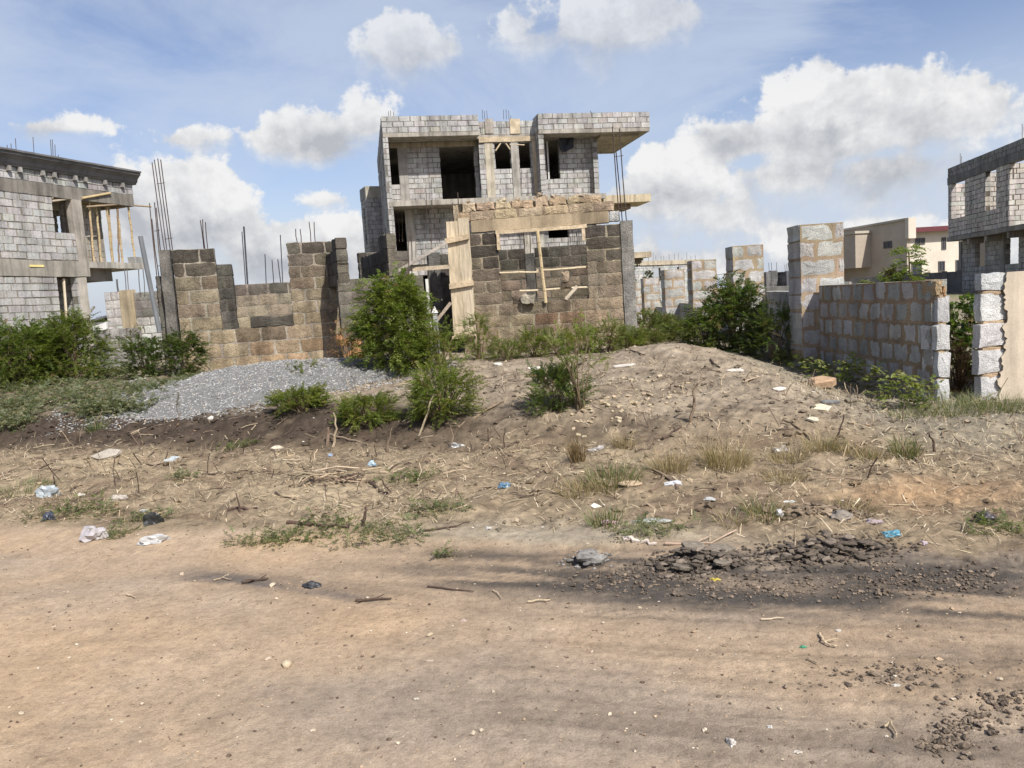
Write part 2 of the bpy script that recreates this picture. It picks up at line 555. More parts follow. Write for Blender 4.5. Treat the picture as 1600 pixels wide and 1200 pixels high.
SKY_S, CLOUD, SKY_T = .10, 7.4, (1.22, 1.12, 1.18)
make_world()
sd = bpy.data.lights.new('sun', 'SUN'); sd.energy = 5.0; sd.angle = rad(.5); sd.color = (1, .955, .88)
so = bpy.data.objects.new('sun', sd); C.objects.link(so); so.location = (10, -10, 20)
tosun = Vector((math.sin(SUN_AZ) * math.cos(SUN_EL), math.cos(SUN_AZ) * math.cos(SUN_EL), math.sin(SUN_EL)))
so.rotation_euler = (-tosun).to_track_quat('-Z', 'Y').to_euler()

cd = bpy.data.cameras.new('camera'); cd.sensor_width = 36; cd.lens = 36 * FPX / 1600; cd.clip_start = .05; cd.clip_end = 9000
co = bpy.data.objects.new('camera', cd); C.objects.link(co); SC.camera = co
from mathutils import Matrix
mm = Matrix((_r, _u, -_f)).transposed().to_4x4(); mm.translation = CAM
co.matrix_world = mm
SC.view_settings.view_transform = 'Standard'; SC.view_settings.look = 'None'; SC.view_settings.exposure = 0.31; SC.view_settings.gamma = 1
SC.cycles.max_bounces = 8
SC.cycles.use_denoising = True

# ================================================================== GROUND
ys = [-6, -3, -1, 0]
y = .6
while y < 19: ys.append(y); y *= 1.0068
while y < 6000: ys.append(y); y *= 1.09
ys = np.array(ys); nx = 860
t = np.linspace(-1, 1, nx)
half = np.where(ys < 2, 4.0, ys * 1.05 + 1.9)
X = t[None, :] * half[:, None]; Yg = np.repeat(ys[:, None], nx, 1)
Zg = H(X, Yg)


def cutmask(x, y):
    """the dark moist soil of the cut bank"""
    v = y + .3 * x + .22 * fbm(x, y, 3, .45)
    m = np.exp(-(np.abs(v - 8.12) / .74) ** 4) * ss(1.6, -1.8, x) * ss(-.85, -.05, fbm(x + 50, y, 4, 2.2) + .25 * ss(-.5, -3, x))
    m = np.maximum(m, .7 * np.exp(-(np.abs(v - 8.0) / .5) ** 2) * bumpf(x, y, .7, 7.6, 1.2, 1.2) * ss(-.3, .3, fbm(x, y, 3, 3.)))
    return m


def ground_colour(x, y):
    v = y + .3 * x + .22 * fbm(x, y, 3, .45)
    n1 = fbm(x, y, 4, 1.3); n2 = fbm(x + 50, y, 4, 4.5); n3 = fbm(x, y + 70, 3, 14.)
    one = np.ones_like(x)
    def c(r, g, b): return np.stack([one * r, one * g, one * b], -1)
    def mix(a, b, m): return a * (1 - m[..., None]) + b * m[..., None]
    road = c(.385, .292, .200)
    road = mix(road, c(.415, .302, .194), ss(-.2, .7, n1 + .35 * ss(.5, -3.5, x)))
    road = mix(road, c(.315, .248, .182), ss(.1, .8, n2) * .6)
    road = mix(road, c(.33, .272, .212), ss(-.1, .5, fbm(x * .5 + 20, v * 1.1, 4, 1.0)) * .6)
    road = road * (1 + .16 * fbm(x + 31, y, 4, 2.6)[..., None])
    # grey-brown trodden tracks, running along the road
    tr = fbm(x * .28 + 3, v * 1.7, 4, 1.0)
    road = mix(road, c(.255, .210, .163), ss(.02, .5, tr + .35 * ss(-.2, 1.6, x)) * .62 * ss(-1.6, .9, x - .4 * (v - 3.2)))
    ln = fbm(x * .16 + 9, v * 12.0, 4, 1.3)
    road = road * (1 - .24 * (ss(.05, .45, ln) * ss(-1.2, .8, x))[..., None] + -.14 * (ss(.1, .5, -ln) * ss(-1.2, .8, x))[..., None])
    dk = ss(3.75, 4.1, v) * ss(4.95, 4.6, v) * ss(-2.6, .2, x)
    dk = dk * ss(-.55, .25, fbm(x * .5, v * 1.8, 4, 1.4) + .35 * ss(0, 1.2, x))
    dk = dk * ss(-.55, .20, fbm(x * .8, v * 5.0, 5, 1.7) + .25 * n3)
    dk = dk * ss(-.95, -.10, fbm(x * 2.5, v * 9.0, 4, 1.6))
    road = mix(road, c(.066, .060, .054), dk * .95)
    ck = np.exp(-(fbm(x * 1.5, v * 3.2, 4, 1.6) / .022) ** 2) * ss(4.2, 4.5, v) * ss(5.15, 4.9, v) * ss(-.3, .5, x) * ss(-.2, .2, fbm(x, y, 2, 1.1))
    road = mix(road, c(.04, .033, .028), ck * .85)
    st = np.exp(-((v - 3.98 - .06 * n1) / .16) ** 2) * ss(-2.8, -1.9, x) * ss(.3, -.4, x) * ss(-.3, .4, fbm(x, v * 3, 3, 1.6))
    road = mix(road, c(.12, .105, .095), st * .9 * ss(-.5, .15, fbm(x * 1.2, v * 5.0, 5, 1.7)))
    d3 = ss(.8, 2.2, x) * ss(.0, .5, fbm(x * .6, v * 2.4, 4, 1.5) + .15) * ss(4.0, 3.4, v)
    road = mix(road, c(.13, .105, .08), d3 * .55)
    verge = c(.30, .235, .155)
    verge = mix(verge, c(.205, .152, .102), ss(-.1, .6, n2))
    verge = mix(verge, c(.40, .32, .21), ss(.05, .7, n1))
    sand = ss(-1.2, .0, x) * ss(1.9, .6, x) * np.exp(-((v - 4.95) / .3) ** 2)
    verge = mix(verge, c(.36, .31, .23), sand)
    verge = mix(verge, c(.40, .27, .155), bumpf(x, y, 2.75, 5.25, .75, .30) * ss(-.6, .3, n2 + .3))
    verge = mix(verge, c(.10, .075, .055), np.clip(bumpf(x, y, 1.9, 5.05, .55, .28), 0, 1) * ss(-.4, .4, n2))
    mound = c(.315, .258, .188)
    mound = mix(mound, c(.20, .158, .112), ss(-.1, .55, n2) * .8)
    mound = mix(mound, c(.40, .335, .25), ss(.1, .7, n1) * .7)
    col = mix(verge, mound, ss(7.6, 8.6, v))
    cut = cutmask(x, y)
    col = mix(col, c(.058, .043, .033), cut * .93)
    bed = ss(8.3, 9.0, v) * ss(-2.0, -3.4, x)
    col = mix(col, c(.18, .145, .105), bed * .7)
    col = mix(col, c(.27, .25, .19), ss(2.9, 3.8, x) * ss(6.6, 7.6, v) * .6)
    far = ss(13, 17, y)
    col = mix(col, c(.27, .23, .16), far)
    dry = ss(17, 22, y) * ss(-.2, .4, fbm(x, y, 3, .3))
    col = mix(col, c(.18, .20, .09), dry * .6)
    ev = edge_v(x) + .12 * n2
    col = mix(road, col * .90, ss(-.08, .12, v - ev))
    off = ss(4.7, 5.2, v); n4 = fbm(x, y + 11, 3, 21.); n5 = fbm(x + 7, y, 3, 9.)
    return col * (1 + .10 * n3[..., None]) * (1 + off[..., None] * np.clip(.42 * n4 + .30 * n5 - .06, -.5, .5)[..., None])


COLg = ground_colour(X, Yg)
gm, nt, b = nodes('dry earth')
at = N(nt, 'ShaderNodeAttribute', attribute_name='Col'); g = N(nt, 'ShaderNodeNewGeometry'); P = g.outputs['Position']
na = noise_out(nt, P, 26, 8, .68); nb = noise_out(nt, P, 130, 5, .7); nc = noise_out(nt, P, 6, 6, .6)
col = mulc(nt, at.outputs['Color'], ramp(nt, na, [(.28, .70), (.5, 1.0), (.75, 1.18)]))
col = mulc(nt, col, ramp(nt, nb, [(.3, .74), (.7, 1.2)]))
col = mulc(nt, col, ramp(nt, nc, [(.3, .84), (.7, 1.12)]))
vo = N(nt, 'ShaderNodeTexVoronoi'); vo.inputs['Scale'].default_value = 34; nt.links.new(P, vo.inputs['Vector'])
rr = ramp(nt, vo.outputs['Color'], [(.86, 0.0), (.9, 1.0)]); dd = ramp(nt, vo.outputs['Distance'], [(.14, 1.0), (.24, 0.0)])
spk = N(nt, 'ShaderNodeMath', operation='MULTIPLY'); nt.links.new(rr, spk.inputs[0]); nt.links.new(dd, spk.inputs[1])
sp2 = N(nt, 'ShaderNodeMath', operation='MULTIPLY'); nt.links.new(spk.outputs[0], sp2.inputs[0]); sp2.inputs[1].default_value = .55
col = mixc(nt, sp2.outputs[0], col, (.46, .38, .28))
nt.links.new(col, b.inputs['Base Color']); b.inputs['Roughness'].default_value = .97; b.inputs['Specular IOR Level'].default_value = .12
hs = N(nt, 'ShaderNodeMath', operation='MULTIPLY_ADD'); nt.links.new(na, hs.inputs[0]); hs.inputs[1].default_value = 1.6; nt.links.new(nb, hs.inputs[2])
bp = N(nt, 'ShaderNodeBump'); bp.inputs['Strength'].default_value = .5; bp.inputs['Distance'].default_value = .02
nt.links.new(hs.outputs[0], bp.inputs['Height']); nt.links.new(bp.outputs[0], b.inputs['Normal'])
M['ground'] = gm

ny = len(ys)
idx = np.arange(ny * nx).reshape(ny, nx)
Q = np.stack([idx[:-1, :-1], idx[:-1, 1:], idx[1:, 1:], idx[1:, :-1]], -1).reshape(-1, 4)
VV = np.stack([X, Yg, Zg], -1).reshape(-1, 3); CCc = COLg.reshape(-1, 3)
cen = VV[Q].mean(1)
isroad = (cen[:, 1] + .3 * cen[:, 0] + .22 * fbm(cen[:, 0], cen[:, 1], 3, .45)) < edge_v(cen[:, 0])
for nm, sel in (('dirt_road', isroad), ('ground', ~isroad)):
    q = Q[sel]; used, inv = np.unique(q.ravel(), return_inverse=True)
    mb = MB(); mb.bulk(VV[used], inv.reshape(-1, 4), CCc[used])
    o = mb.build(nm, gm, smooth=True, origin=(0, 0, 0))
    tag(o, 'tan dirt road with dark oily streaks' if nm == 'dirt_road' else 'dry sandy earth of the building plot with the mound', None, None, 'structure')
# ================================================================== COLOURS (linear)
PALE, PMORT = (.385, .378, .362), (.215, .20, .175)
CONC = (.34, .315, .27)
DCONC = (.235, .225, .205)
FBLK, FMORT = (.41, .40, .375), (.345, .265, .18)
WOOD = (.48, .395, .275)
RUST = (.085, .06, .05)
BAMB = (.42, .325, .195)


def pale_t(u, z): return var(PALE, .11, .025) if R.random() > .10 else var((.345, .33, .30), .12)


def rebar(parent, F, pts, r=.008, col=None, name='rebar'):
    """one bar given as frame points (u, w, z)"""
    mb = MB(); tube(mb, [F.p(*q) for q in pts], r, var(col or RUST, .2), 5)
    return mb.build(name, M['rust'], parent)


def bar_px(parent, F, a, b, r=.008, w=0.0, z0=None, name='rebar', col=None):
    """one bar between two pixels on the plane of F"""
    u1, z1 = F.uz(*a); u2, z2 = F.uz(*b)
    m = ((u1 + u2) / 2 + jit(.015), w + jit(.01), (z1 + z2) / 2)
    return rebar(parent, F, [(u1, w, z1), m, (u2, w, z2)], r, col, name)


def one(fn, name, mat, parent):
    mb = MB(); fn(mb); return mb.build(name, M[mat], parent)


# ================================================================== LARGE UNFINISHED HOUSE
def big_house():
    B = Fr.px((597, 200, 34.0), (1015, 195, 36.2))
    root = empty('unfinished_house', B.base(5, .6, -4), 'large grey block house with dark openings and flat parapets, behind the brown hut', 'house', 'unfinished block houses')
    U = lambda x, y: B.uz(x, y)[0]
    Z = lambda x, y: B.uz(x, y)[1]
    zt, zb, zs = Z(660, 181), Z(660, 207), Z(660, 213)
    zf, zfb = Z(655, 313), Z(655, 321)
    sh = zs - zf
    zg = zfb - sh + .25                        # ground-floor slab
    u597, u605, u748, u840, uR = 0, U(605, 250), U(748, 200), U(841, 200), U(1015, 195)
    D = 10.0
    rec = 1.25
    uW = B.back(rec).uz(931, 260)[0]
    # --- parapets
    def par(a, b, w=0, zt=zt):
        def f(mb):
            block_wall(mb, B, a, b, zb, zt, .2, pale_t, PMORT, detail=False, gap=.021, e=.016, rough=.012, w=w)
        return f
    one(par(u597, u748), 'parapet', 'paleblock', root)
    one(par(u840, uR), 'parapet', 'paleblock', root)
    one(par(u748, u840, -.75, zt - .12), 'parapet', 'paleblock', root)
    F2 = B.left(0, D)
    one(lambda mb: block_wall(mb, F2, 0, D - .21, zb, zt, .2, pale_t, PMORT, detail=False, gap=.021, e=.016, rough=.012), 'parapet', 'paleblock', root)
    F2r = B.left(u840 + .0, .95)
    one(lambda mb: block_wall(mb, F2r, 0, .73, zb, zt, .2, pale_t, PMORT, detail=False, gap=.021, e=.016, rough=.012), 'parapet', 'paleblock', root)
    F3 = B.right(uR)
    one(lambda mb: block_wall(mb, F3, .21, 5.2, zb, zt, .2, pale_t, PMORT, detail=False, gap=.021, e=.016, rough=.012), 'parapet', 'paleblock', root)
    # --- slabs
    def slabs(mb):
        box(mb, B, u597 + .01, u748, -D, .02, zs, zb - .004, CONC, .01, 10)
        box(mb, B, u748 + .004, u840 - .004, -D, -.72, zs, zb - .004, CONC, .01, 6)
        box(mb, B, u840, uR - .01, -5.2, .02, zs, zb - .004, CONC, .01, 8)
        box(mb, B, u840, uW, -D, -5.204, zs, zb - .004, CONC, .01, 4)
    one(slabs, 'roof_slab', 'concrete', root)
    one(lambda mb: box(mb, B, uW + .05, uR - .35, -4.6, -.5, zs - .10, zs - .008, (.40, .35, .27), .01, 8), 'soffit_board', 'concrete', root)
    one(lambda mb: (box(mb, B, u605 - .05, uW, -D, .02, zfb, zf, CONC, .012, 12),), 'floor_slab', 'concrete', root)
    # right cantilever of the upper floor, and of the lower one
    a, b_ = U(945, 308), U(1021, 308)
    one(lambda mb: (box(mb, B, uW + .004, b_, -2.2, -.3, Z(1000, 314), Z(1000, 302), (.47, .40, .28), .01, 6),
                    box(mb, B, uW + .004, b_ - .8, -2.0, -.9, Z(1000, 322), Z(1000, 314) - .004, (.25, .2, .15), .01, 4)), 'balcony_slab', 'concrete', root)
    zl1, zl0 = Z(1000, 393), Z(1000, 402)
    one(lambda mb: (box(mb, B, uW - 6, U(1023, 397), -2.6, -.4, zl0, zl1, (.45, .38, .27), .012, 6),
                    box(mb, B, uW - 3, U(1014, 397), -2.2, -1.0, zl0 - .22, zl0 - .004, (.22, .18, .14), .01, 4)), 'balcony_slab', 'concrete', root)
    one(lambda mb: box(mb, B, .22, uW - .22, -D + .22, -rec - .3, zl0, zl1 - .004, CONC, 0, 2), 'floor_slab', 'concrete', root)
    # --- left side wall, all storeys
    gz = .45
    hl = [(D - 2.2, D - 1.1, zf + .8, zf + 2.2), (D - 6, D - 4.8, zf + .8, zf + 2.2), (D - 2.0, D - 1.0, zl1 + .6, zl1 + 2.1), (D - 6, D - 4.8, zl1 + .8, zl1 + 2.2)]
    one(lambda mb: block_wall(mb, F2, 0, D - .004, gz, zs - .006, .2, pale_t, PMORT, detail=False, gap=.021, e=.016, rough=.012, holes=hl), 'wall', 'paleblock', root)
    # front lip of that wall (px 597-605)
    one(lambda mb: block_wall(mb, B, .20, u605, zl0, zs - .008, .2, pale_t, PMORT, detail=False, gap=.021, e=.016, rough=.012), 'wall', 'paleblock', root)
    # right side wall
    FR = B.right(uW)
    one(lambda mb: block_wall(mb, FR, .9, D, gz, zs - .006, .2, pale_t, PMORT, detail=False, gap=.021, e=.016, rough=.012, holes=[(2.2, 3.4, zf + .8, zf + 2.2)]), 'wall', 'paleblock', root)
    one(lambda mb: box(mb, B, .2, uW - .2, -D, -D + .18, gz, zs - .008, (.3, .3, .28)), 'wall', 'paleblock', root)
    # --- recessed front of the left block, upper storey
    K = B.back(rec)
    k = lambda x, y: K.uz(x, y)[0]; kz = lambda x, y: K.uz(x, y)[1]
    hw = (k(603, 240), k(622, 240), kz(612, 288), kz(612, 226)); hd = (k(688, 260), k(742, 260), zf, kz(712, 229))
    one(lambda mb: block_wall(mb, K, .2, hw[1], zf, zs - .006, .2, pale_t, PMORT, detail=False, gap=.021, e=.016, rough=.012, holes=[hw]), 'wall', 'paleblock', root)
    one(lambda mb: block_wall(mb, K, k(636, 250), k(748, 250) - .02, zf, zs - .006, .2, pale_t, PMORT, detail=False, gap=.021, e=.016, rough=.012, holes=[hd]), 'wall', 'paleblock', root)
    one(lambda mb: box(mb, K, k(622, 250), k(636, 250), -.2, .035, zf, zs - .01, var(CONC), .012, 6), 'column', 'concrete', root)
    one(lambda mb: box(mb, K, .25, k(748, 250) - .05, .02, .06, zs - .22, zs - .012, (.40, .34, .25), .01, 6), 'lintel', 'concrete', root)
    # --- middle bay
    K2 = B.back(.75); k2 = lambda x, y: K2.uz(x, y)[0]; k2z = lambda x, y: K2.uz(x, y)[1]
    m0, m1 = k2(749, 250), k2(842, 250)
    h1 = (k2(773, 240), k2(798, 240), k2z(785, 262), k2z(785, 223)); h2 = (k2(811, 240), k2(829, 240), k2z(820, 261), k2z(820, 222))
    one(lambda mb: block_wall(mb, K2, m0, m1 - .21, zf, zs - .006, .2, pale_t, PMORT, detail=False, gap=.021, e=.016, rough=.012, holes=[h1, h2]), 'wall', 'paleblock', root)
    one(lambda mb: block_wall(mb, B.left(m0 + .2, rec + .2), 0, rec - .53, zf, zs - .012, .19, pale_t, PMORT, detail=False, gap=.021, e=.016, rough=.012), 'wall', 'paleblock', root)
    one(lambda mb: box(mb, K2, k2(758, 250), k2(771, 250), -.1, .06, zf, zs + .0, (.42, .38, .30), .012, 6), 'column', 'concrete', root)
    one(lambda mb: box(mb, K2, k2(799, 250), k2(810, 250), -.1, .06, zf, zs + .0, (.36, .34, .30), .012, 6), 'column', 'concrete', root)
    one(lambda mb: box(mb, K2, k2(748, 217), k2(836, 217), .063, .10, k2z(790, 222), k2z(790, 214), WOOD, .012, 5), 'formwork_board', 'plank', root)
    one(lambda mb: box(mb, K2, k2(832, 250), k2(840, 250), .063, .10, k2z(836, 303), k2z(836, 215), WOOD, .01, 5), 'formwork_board', 'wood', root)
    one(lambda mb: box(mb, K2, k2(796, 190), k2(812, 190), .012, .06, k2z(803, 209), k2z(803, 186), (.5, .42, .3), .01, 2), 'formwork_board', 'plank', root)
    one(lambda mb: box(mb, K2, k2(757, 190), k2(770, 190), .012, .06, k2z(763, 209), k2z(763, 186), (.33, .3, .26), .01, 2), 'column', 'concrete', root)
    for p, q in (((774, 236), (782, 224)), ((790, 224), (797, 234)), ((796, 226), (819, 227))):
        one(lambda mb: tube(mb, [K2.p(K2.uz(*p)[0], .03, K2.uz(*p)[1]), K2.p(K2.uz(*q)[0], .03, K2.uz(*q)[1])], .035, WOOD, 5), 'wood_brace', 'plank', root)
    # --- right block: return wall + recessed wall
    one(lambda mb: block_wall(mb, B.left(u840, rec + .2), 0, rec + .19, zf, zs - .006, .2, pale_t, PMORT, detail=False, gap=.021, e=.016, rough=.012), 'wall', 'paleblock', root)
    hr = (k(853, 250), k(874, 250), kz(862, 281), kz(862, 221))
    one(lambda mb: block_wall(mb, K, k(842, 250) + .2, uW - .004, zf, zs - .006, .2, pale_t, PMORT, detail=False, gap=.021, e=.016, rough=.012, holes=[hr]), 'wall', 'paleblock', root)
    one(lambda mb: box(mb, K, k(856, 250) - .03, k(856, 250) + .05, -.05, .0, hr[2], hr[3], (.5, .5, .48), .004, 3), 'window_prop', 'plank', root)
    one(lambda mb: box(mb, K, k(930, 250) - .12, k(930, 250) + .12, .018, .06, zf, zs - .012, (.36, .34, .29), .01, 5), 'column', 'concrete', root)
    # dark cloth hanging from the soffit
    # --- lower storey
    hd2 = (k(609, 350), k(632, 350), zl1 + .05, kz(620, 331)); hc = (k(634, 350), k(648, 350), zl1, zfb)
    hw2 = (k(857, 364), k(889, 364), kz(872, 371), kz(872, 354))
    one(lambda mb: block_wall(mb, K, .22, uW - .004, zl1, zfb - .006, .2, pale_t, PMORT, detail=False, gap=.021, e=.016, rough=.012, holes=[hd2, (hd2[1] - .01, hc[1], zl1, zfb), hw2]), 'wall', 'paleblock', root)
    one(lambda mb: box(mb, K, k(634, 350), k(648, 350), -.2, .03, zl1, zfb - .012, (.38, .36, .32), .012, 6), 'column', 'concrete', root)
    for x in (818, 838):
        one(lambda mb: box(mb, K, k(x, 370), k(x + 12, 370), .02, .06, zl1, zfb - .012, (.38, .36, .31), .01, 6), 'column', 'concrete', root)
    h0 = (k(652, 414), k(674, 414), zl0 - 1.6, zl0 - .3)
    one(lambda mb: block_wall(mb, K, .22, uW - .004, gz, zl0 - .006, .2, pale_t, PMORT, detail=False, gap=.021, e=.016, rough=.012, holes=[h0]), 'wall', 'paleblock', root)
    # --- starter bars on the roof and the tall bars in front
    for x, t_ in ((607, 171), (611, 170), (616, 172), (756, 169), (759, 171), (763, 170), (789, 169), (793, 168), (797, 170), (800, 178), (925, 170), (928, 172), (905, 175)):
        bar_px(root, B, (x, 184), (x + jit(1), t_), .011, -.3)
    for x, y0, y1 in ((665, 278, 345), (674, 278, 345), (673, 340, 395), (681, 340, 390)):
        bar_px(root, B, (x + 2, y1), (x, y0), .012, .1)
    for x in (612, 617, 622, 627):
        bar_px(root, K, (x + 2, 378), (x, 326), .012, .12)
    for x in (934, 938):
        bar_px(root, B, (x + 2, 306), (x, 257), .014, -1.0)
    for x in (862 - 48, 870 - 48, 889, 896, 903, 910):
        bar_px(root, K, (x + 1, 382), (x - 1, 348), .013, .15)
    for x in (814, 824):
        bar_px(root, K2, (x + 1, 306), (x, 266), .012, .1)
    return B, K, k, kz


B, K, kU, kZ = big_house()


def house_wing():
    F = Fr.px((574, 340, 42.0), (606, 340, 42.4))
    zt = F.uz(580, 291)[1]
    root = empty('house_wing', F.base(1, .5, -2), 'narrow pale block wing standing at the left edge of the large grey house', 'house', 'unfinished block houses')
    one(lambda mb: block_wall(mb, F, 0, 3.0, .4, zt - .62, .2, pale_t, PMORT, detail=False, gap=.021, e=.016, rough=.012), 'wall', 'paleblock', root)
    one(lambda mb: box(mb, F, 0, 3.0, -.2, .03, zt - .62, zt, (.40, .38, .31), .01, 4), 'ring_beam', 'concrete', root)
    S = F.left(0, 1.4)
    one(lambda mb: block_wall(mb, S, 0, 1.39, .4, zt - .62, .2, pale_t, PMORT, detail=False, gap=.021, e=.016, rough=.012, holes=[(.5, .95, zt - 3.1, zt - 1.2)]), 'wall', 'paleblock', root)
    one(lambda mb: box(mb, S, 0, 1.19, -.2, .03, zt - .62, zt, (.3, .3, .28), .01, 4), 'ring_beam', 'concrete', root)
    one(lambda mb: block_wall(mb, F.back(1.2), .2, 3.0, .4, zt, .2, pale_t, PMORT, detail=False, gap=.021, e=.016), 'wall', 'paleblock', root)


house_wing()

# ================================================================== LEFT HOUSE
def left_house():
    yc = 28.0
    c = W(128, 330, yc)
    F = Fr((c.x, c.y), (math.sin(rad(19.5)), math.cos(rad(19.5))))
    root = empty('unfinished_house', F.base(-3, .6, -3), 'left-edge grey block house with dark moulded cornice and bamboo-propped corner balcony', 'house', 'unfinished block houses')
    uz = F.uz
    u_l = uz(-90, 330)[0]; u_r = uz(206, 290)[0]
    zc1 = uz(128, 256)[1]; zc0 = zc1 - .48; zp0 = zc0 - .40; zb0 = zp0 - .42
    zs1 = uz(120, 408)[1]; zs0 = zs1 - .55
    gz = .3
    prof = [(.0, 0), (.10, 0), (.12, .06), (.16, .08), (.20, .20), (.30, .30), (.36, .33), (.36, .40), (.42, .42), (.42, .48), (-.25, .48), (-.25, 0)]

    def cornice(mb):
        n = 26; vs = []; fs = []
        for i in range(n + 1):
            u = u_l + (u_r + .12 - u_l) * i / n
            for (w, z) in prof: vs.append(F.p(u, w + jit(.004), zc0 + z + jit(.004)))
        m = len(prof)
        for i in range(n):
            for q in range(m):
                q2 = (q + 1) % m
                fs.append((i * m + q, i * m + q2, (i + 1) * m + q2, (i + 1) * m + q))
        fs.append(tuple(range(m - 1, -1, -1))); fs.append(tuple(n * m + q for q in range(m)))
        mb.add(vs, fs, (.15, .148, .15))
    one(cornice, 'cornice', 'plaster', root)
    one(lambda mb: box(mb, F, u_l, u_r + .2, -9, -.26, zc1 - .2, zc1 - .03, DCONC), 'roof_slab', 'concrete', root)
    dk = lambda u, z: var((.36, .355, .34), .2)
    one(lambda mb: block_wall(mb, F, u_l, u_r, zp0, zc0 - .004, .2, dk, (.22, .21, .19), detail=False, gap=.021, e=.016, rough=.012), 'parapet', 'paleblock', root)
    one(lambda mb: block_wall(mb, F.right(u_r), .21, 5, zp0, zc0 - .004, .2, dk, (.22, .21, .19), detail=False, gap=.021, e=.016, rough=.012), 'parapet', 'paleblock', root)
    for x in (10, 27, 62, 80, 112, 128, 158, 185):
        u = uz(x, 262)[0]
        one(lambda mb: box(mb, F, u - .05, u + .05, .015, .16, zc0 - .16, zc0 - .004, (.3, .29, .27)), 'cornice_bracket', 'concrete', root)
    one(lambda mb: box(mb, F, u_l, u_r - .02, -.25, .03, zb0, zp0 - .004, (.215, .20, .175), .012, 16), 'ring_beam', 'concrete', root)
    one(lambda mb: box(mb, F.right(u_r - .02), .26, 4.5, -.25, .0, zb0, zp0 - .006, (.30, .26, .20), .012, 8), 'ring_beam', 'concrete', root)
    # upper wall with opening
    ha = (uz(82, 330)[0], uz(113, 330)[0], uz(95, 366)[1], zb0)
    ucol = (uz(115, 350)[0], uz(130, 350)[0])
    one(lambda mb: block_wall(mb, F, u_l, ucol[0], zs1, zb0 - .006, .22, lambda u, z: var((.385, .38, .365), .10, .025), (.22, .20, .165), detail=False, gap=.021, e=.016, rough=.016,
                              holes=[ha, (uz(38, 288)[0], uz(43, 288)[0], uz(40, 293)[1], uz(40, 287)[1])]), 'wall', 'paleblock', root)
    one(lambda mb: box(mb, F, ucol[0] + .004, ucol[1], -.26, .03, zs1, zb0 - .006, (.33, .30, .26), .014, 8), 'column', 'concrete', root)
    for p, q in (((82, 310), (91, 294)), ((97, 294), (115, 318)), ((82, 314), (112, 310))):
        one(lambda mb: tube(mb, [F.p(uz(*p)[0], -.03, uz(*p)[1]), F.p(uz(*q)[0], -.03, uz(*q)[1])], .04, (.42, .36, .27), 5), 'wood_brace', 'plank', root)
    # room behind the opening: inner wall, floor and back
    one(lambda mb: block_wall(mb, F.back(2.6), u_l, ucol[1] + 1.2, zs1, zb0, .2, lambda u, z: var((.42, .40, .36), .12), (.3, .27, .23), detail=False, gap=.021, e=.016, rough=.012), 'wall', 'paleblock', root)
    # balcony: inner return wall, slab
    uin = F.back(.8).uz(156, 360)[0]
    one(lambda mb: block_wall(mb, F.back(.8), ucol[1] - .05, uin + .12, zs1, zb0 - .006, .2, lambda u, z: var((.40, .37, .32), .12), (.28, .25, .20), detail=False, gap=.021, e=.016, rough=.014), 'wall', 'paleblock', root)
    one(lambda mb: box(mb, F.back(.8), ucol[1] - .02, ucol[1] + .28, .015, .10, zs1, zb0 - .006, (.35, .31, .25), .012, 6), 'column', 'concrete', root)
    one(lambda mb: box(mb, F, ucol[0] - 2, u_r - .04, -4.5, -.27, zb0 + .15, zp0 - .01, (.36, .31, .24), .01, 6), 'ceiling_slab', 'concrete', root)
    one(lambda mb: box(mb, F, ucol[0] - 2, u_r - .1, -1.2, -.2, zb0 + .06, zb0 + .14, (.52, .38, .22), .02, 4), 'soffit_board', 'plank', root)
    one(lambda mb: (box(mb, F, u_l, ucol[1] + .02, -.3, .04, zs0, zs1 - .004, (.30, .28, .24), .014, 14),
                    box(mb, F, u_l, ucol[1], -9, -.31, zs1 - .25, zs1 - .008, CONC)), 'floor_slab', 'concrete', root)
    one(lambda mb: box(mb, F, ucol[1] + .03, u_r + .2, -1.9, .04, zs1 - .22, zs1 - .004, (.36, .34, .30), .014, 8), 'balcony_slab', 'concrete', root)
    one(lambda mb: box(mb, F, ucol[1] + .03, ucol[1] + 1.3, -1.8, -.3, zs0 - .12, zs1 - .224, (.22, .2, .17), .012, 4), 'dark_underside', 'concrete', root)  # added dark box standing for the shaded underside of the balcony slab
    one(lambda mb: box(mb, F, u_r - .3, u_r + .15, -.3, .0, zs1, zs1 + .24, var(PALE), .012), 'block', 'paleblock', root)
    # lower storey
    hb = (uz(92, 470)[0], uz(122, 470)[0], gz + .9, uz(106, 435)[1])
    hb2 = (u_l, uz(3, 470)[0], gz + .9, uz(0, 448)[1])
    cl = (uz(123, 460)[0], uz(137, 460)[0])
    one(lambda mb: block_wall(mb, F, u_l, cl[0], gz, zs0 - .006, .22, lambda u, z: var((.38, .375, .36), .10, .025), (.22, .20, .165), detail=False, gap=.021, e=.016, rough=.016, holes=[hb, hb2]), 'wall', 'paleblock', root)
    one(lambda mb: box(mb, F, cl[0] + .004, cl[1], -.3, .03, gz, zs0 - .006, (.40, .37, .32), .014, 8), 'column', 'concrete', root)
    one(lambda mb: block_wall(mb, F.right(cl[1] - .0), .32, 9, gz, zs0 - .006, .2, dk, (.22, .21, .19), detail=False, gap=.021, e=.016, rough=.012), 'wall', 'paleblock', root)
    one(lambda mb: box(mb, F, u_l, cl[1], -9, -8.8, gz, zc0, (.3, .3, .28)), 'wall', 'paleblock', root)
    one(lambda mb: tube(mb, [F.p(uz(106, 510)[0], -.1, gz + .3), F.p(uz(103, 436)[0], -.1, hb[3])], .045, (.55, .48, .36), 6), 'prop_pole', 'bamboo', root)
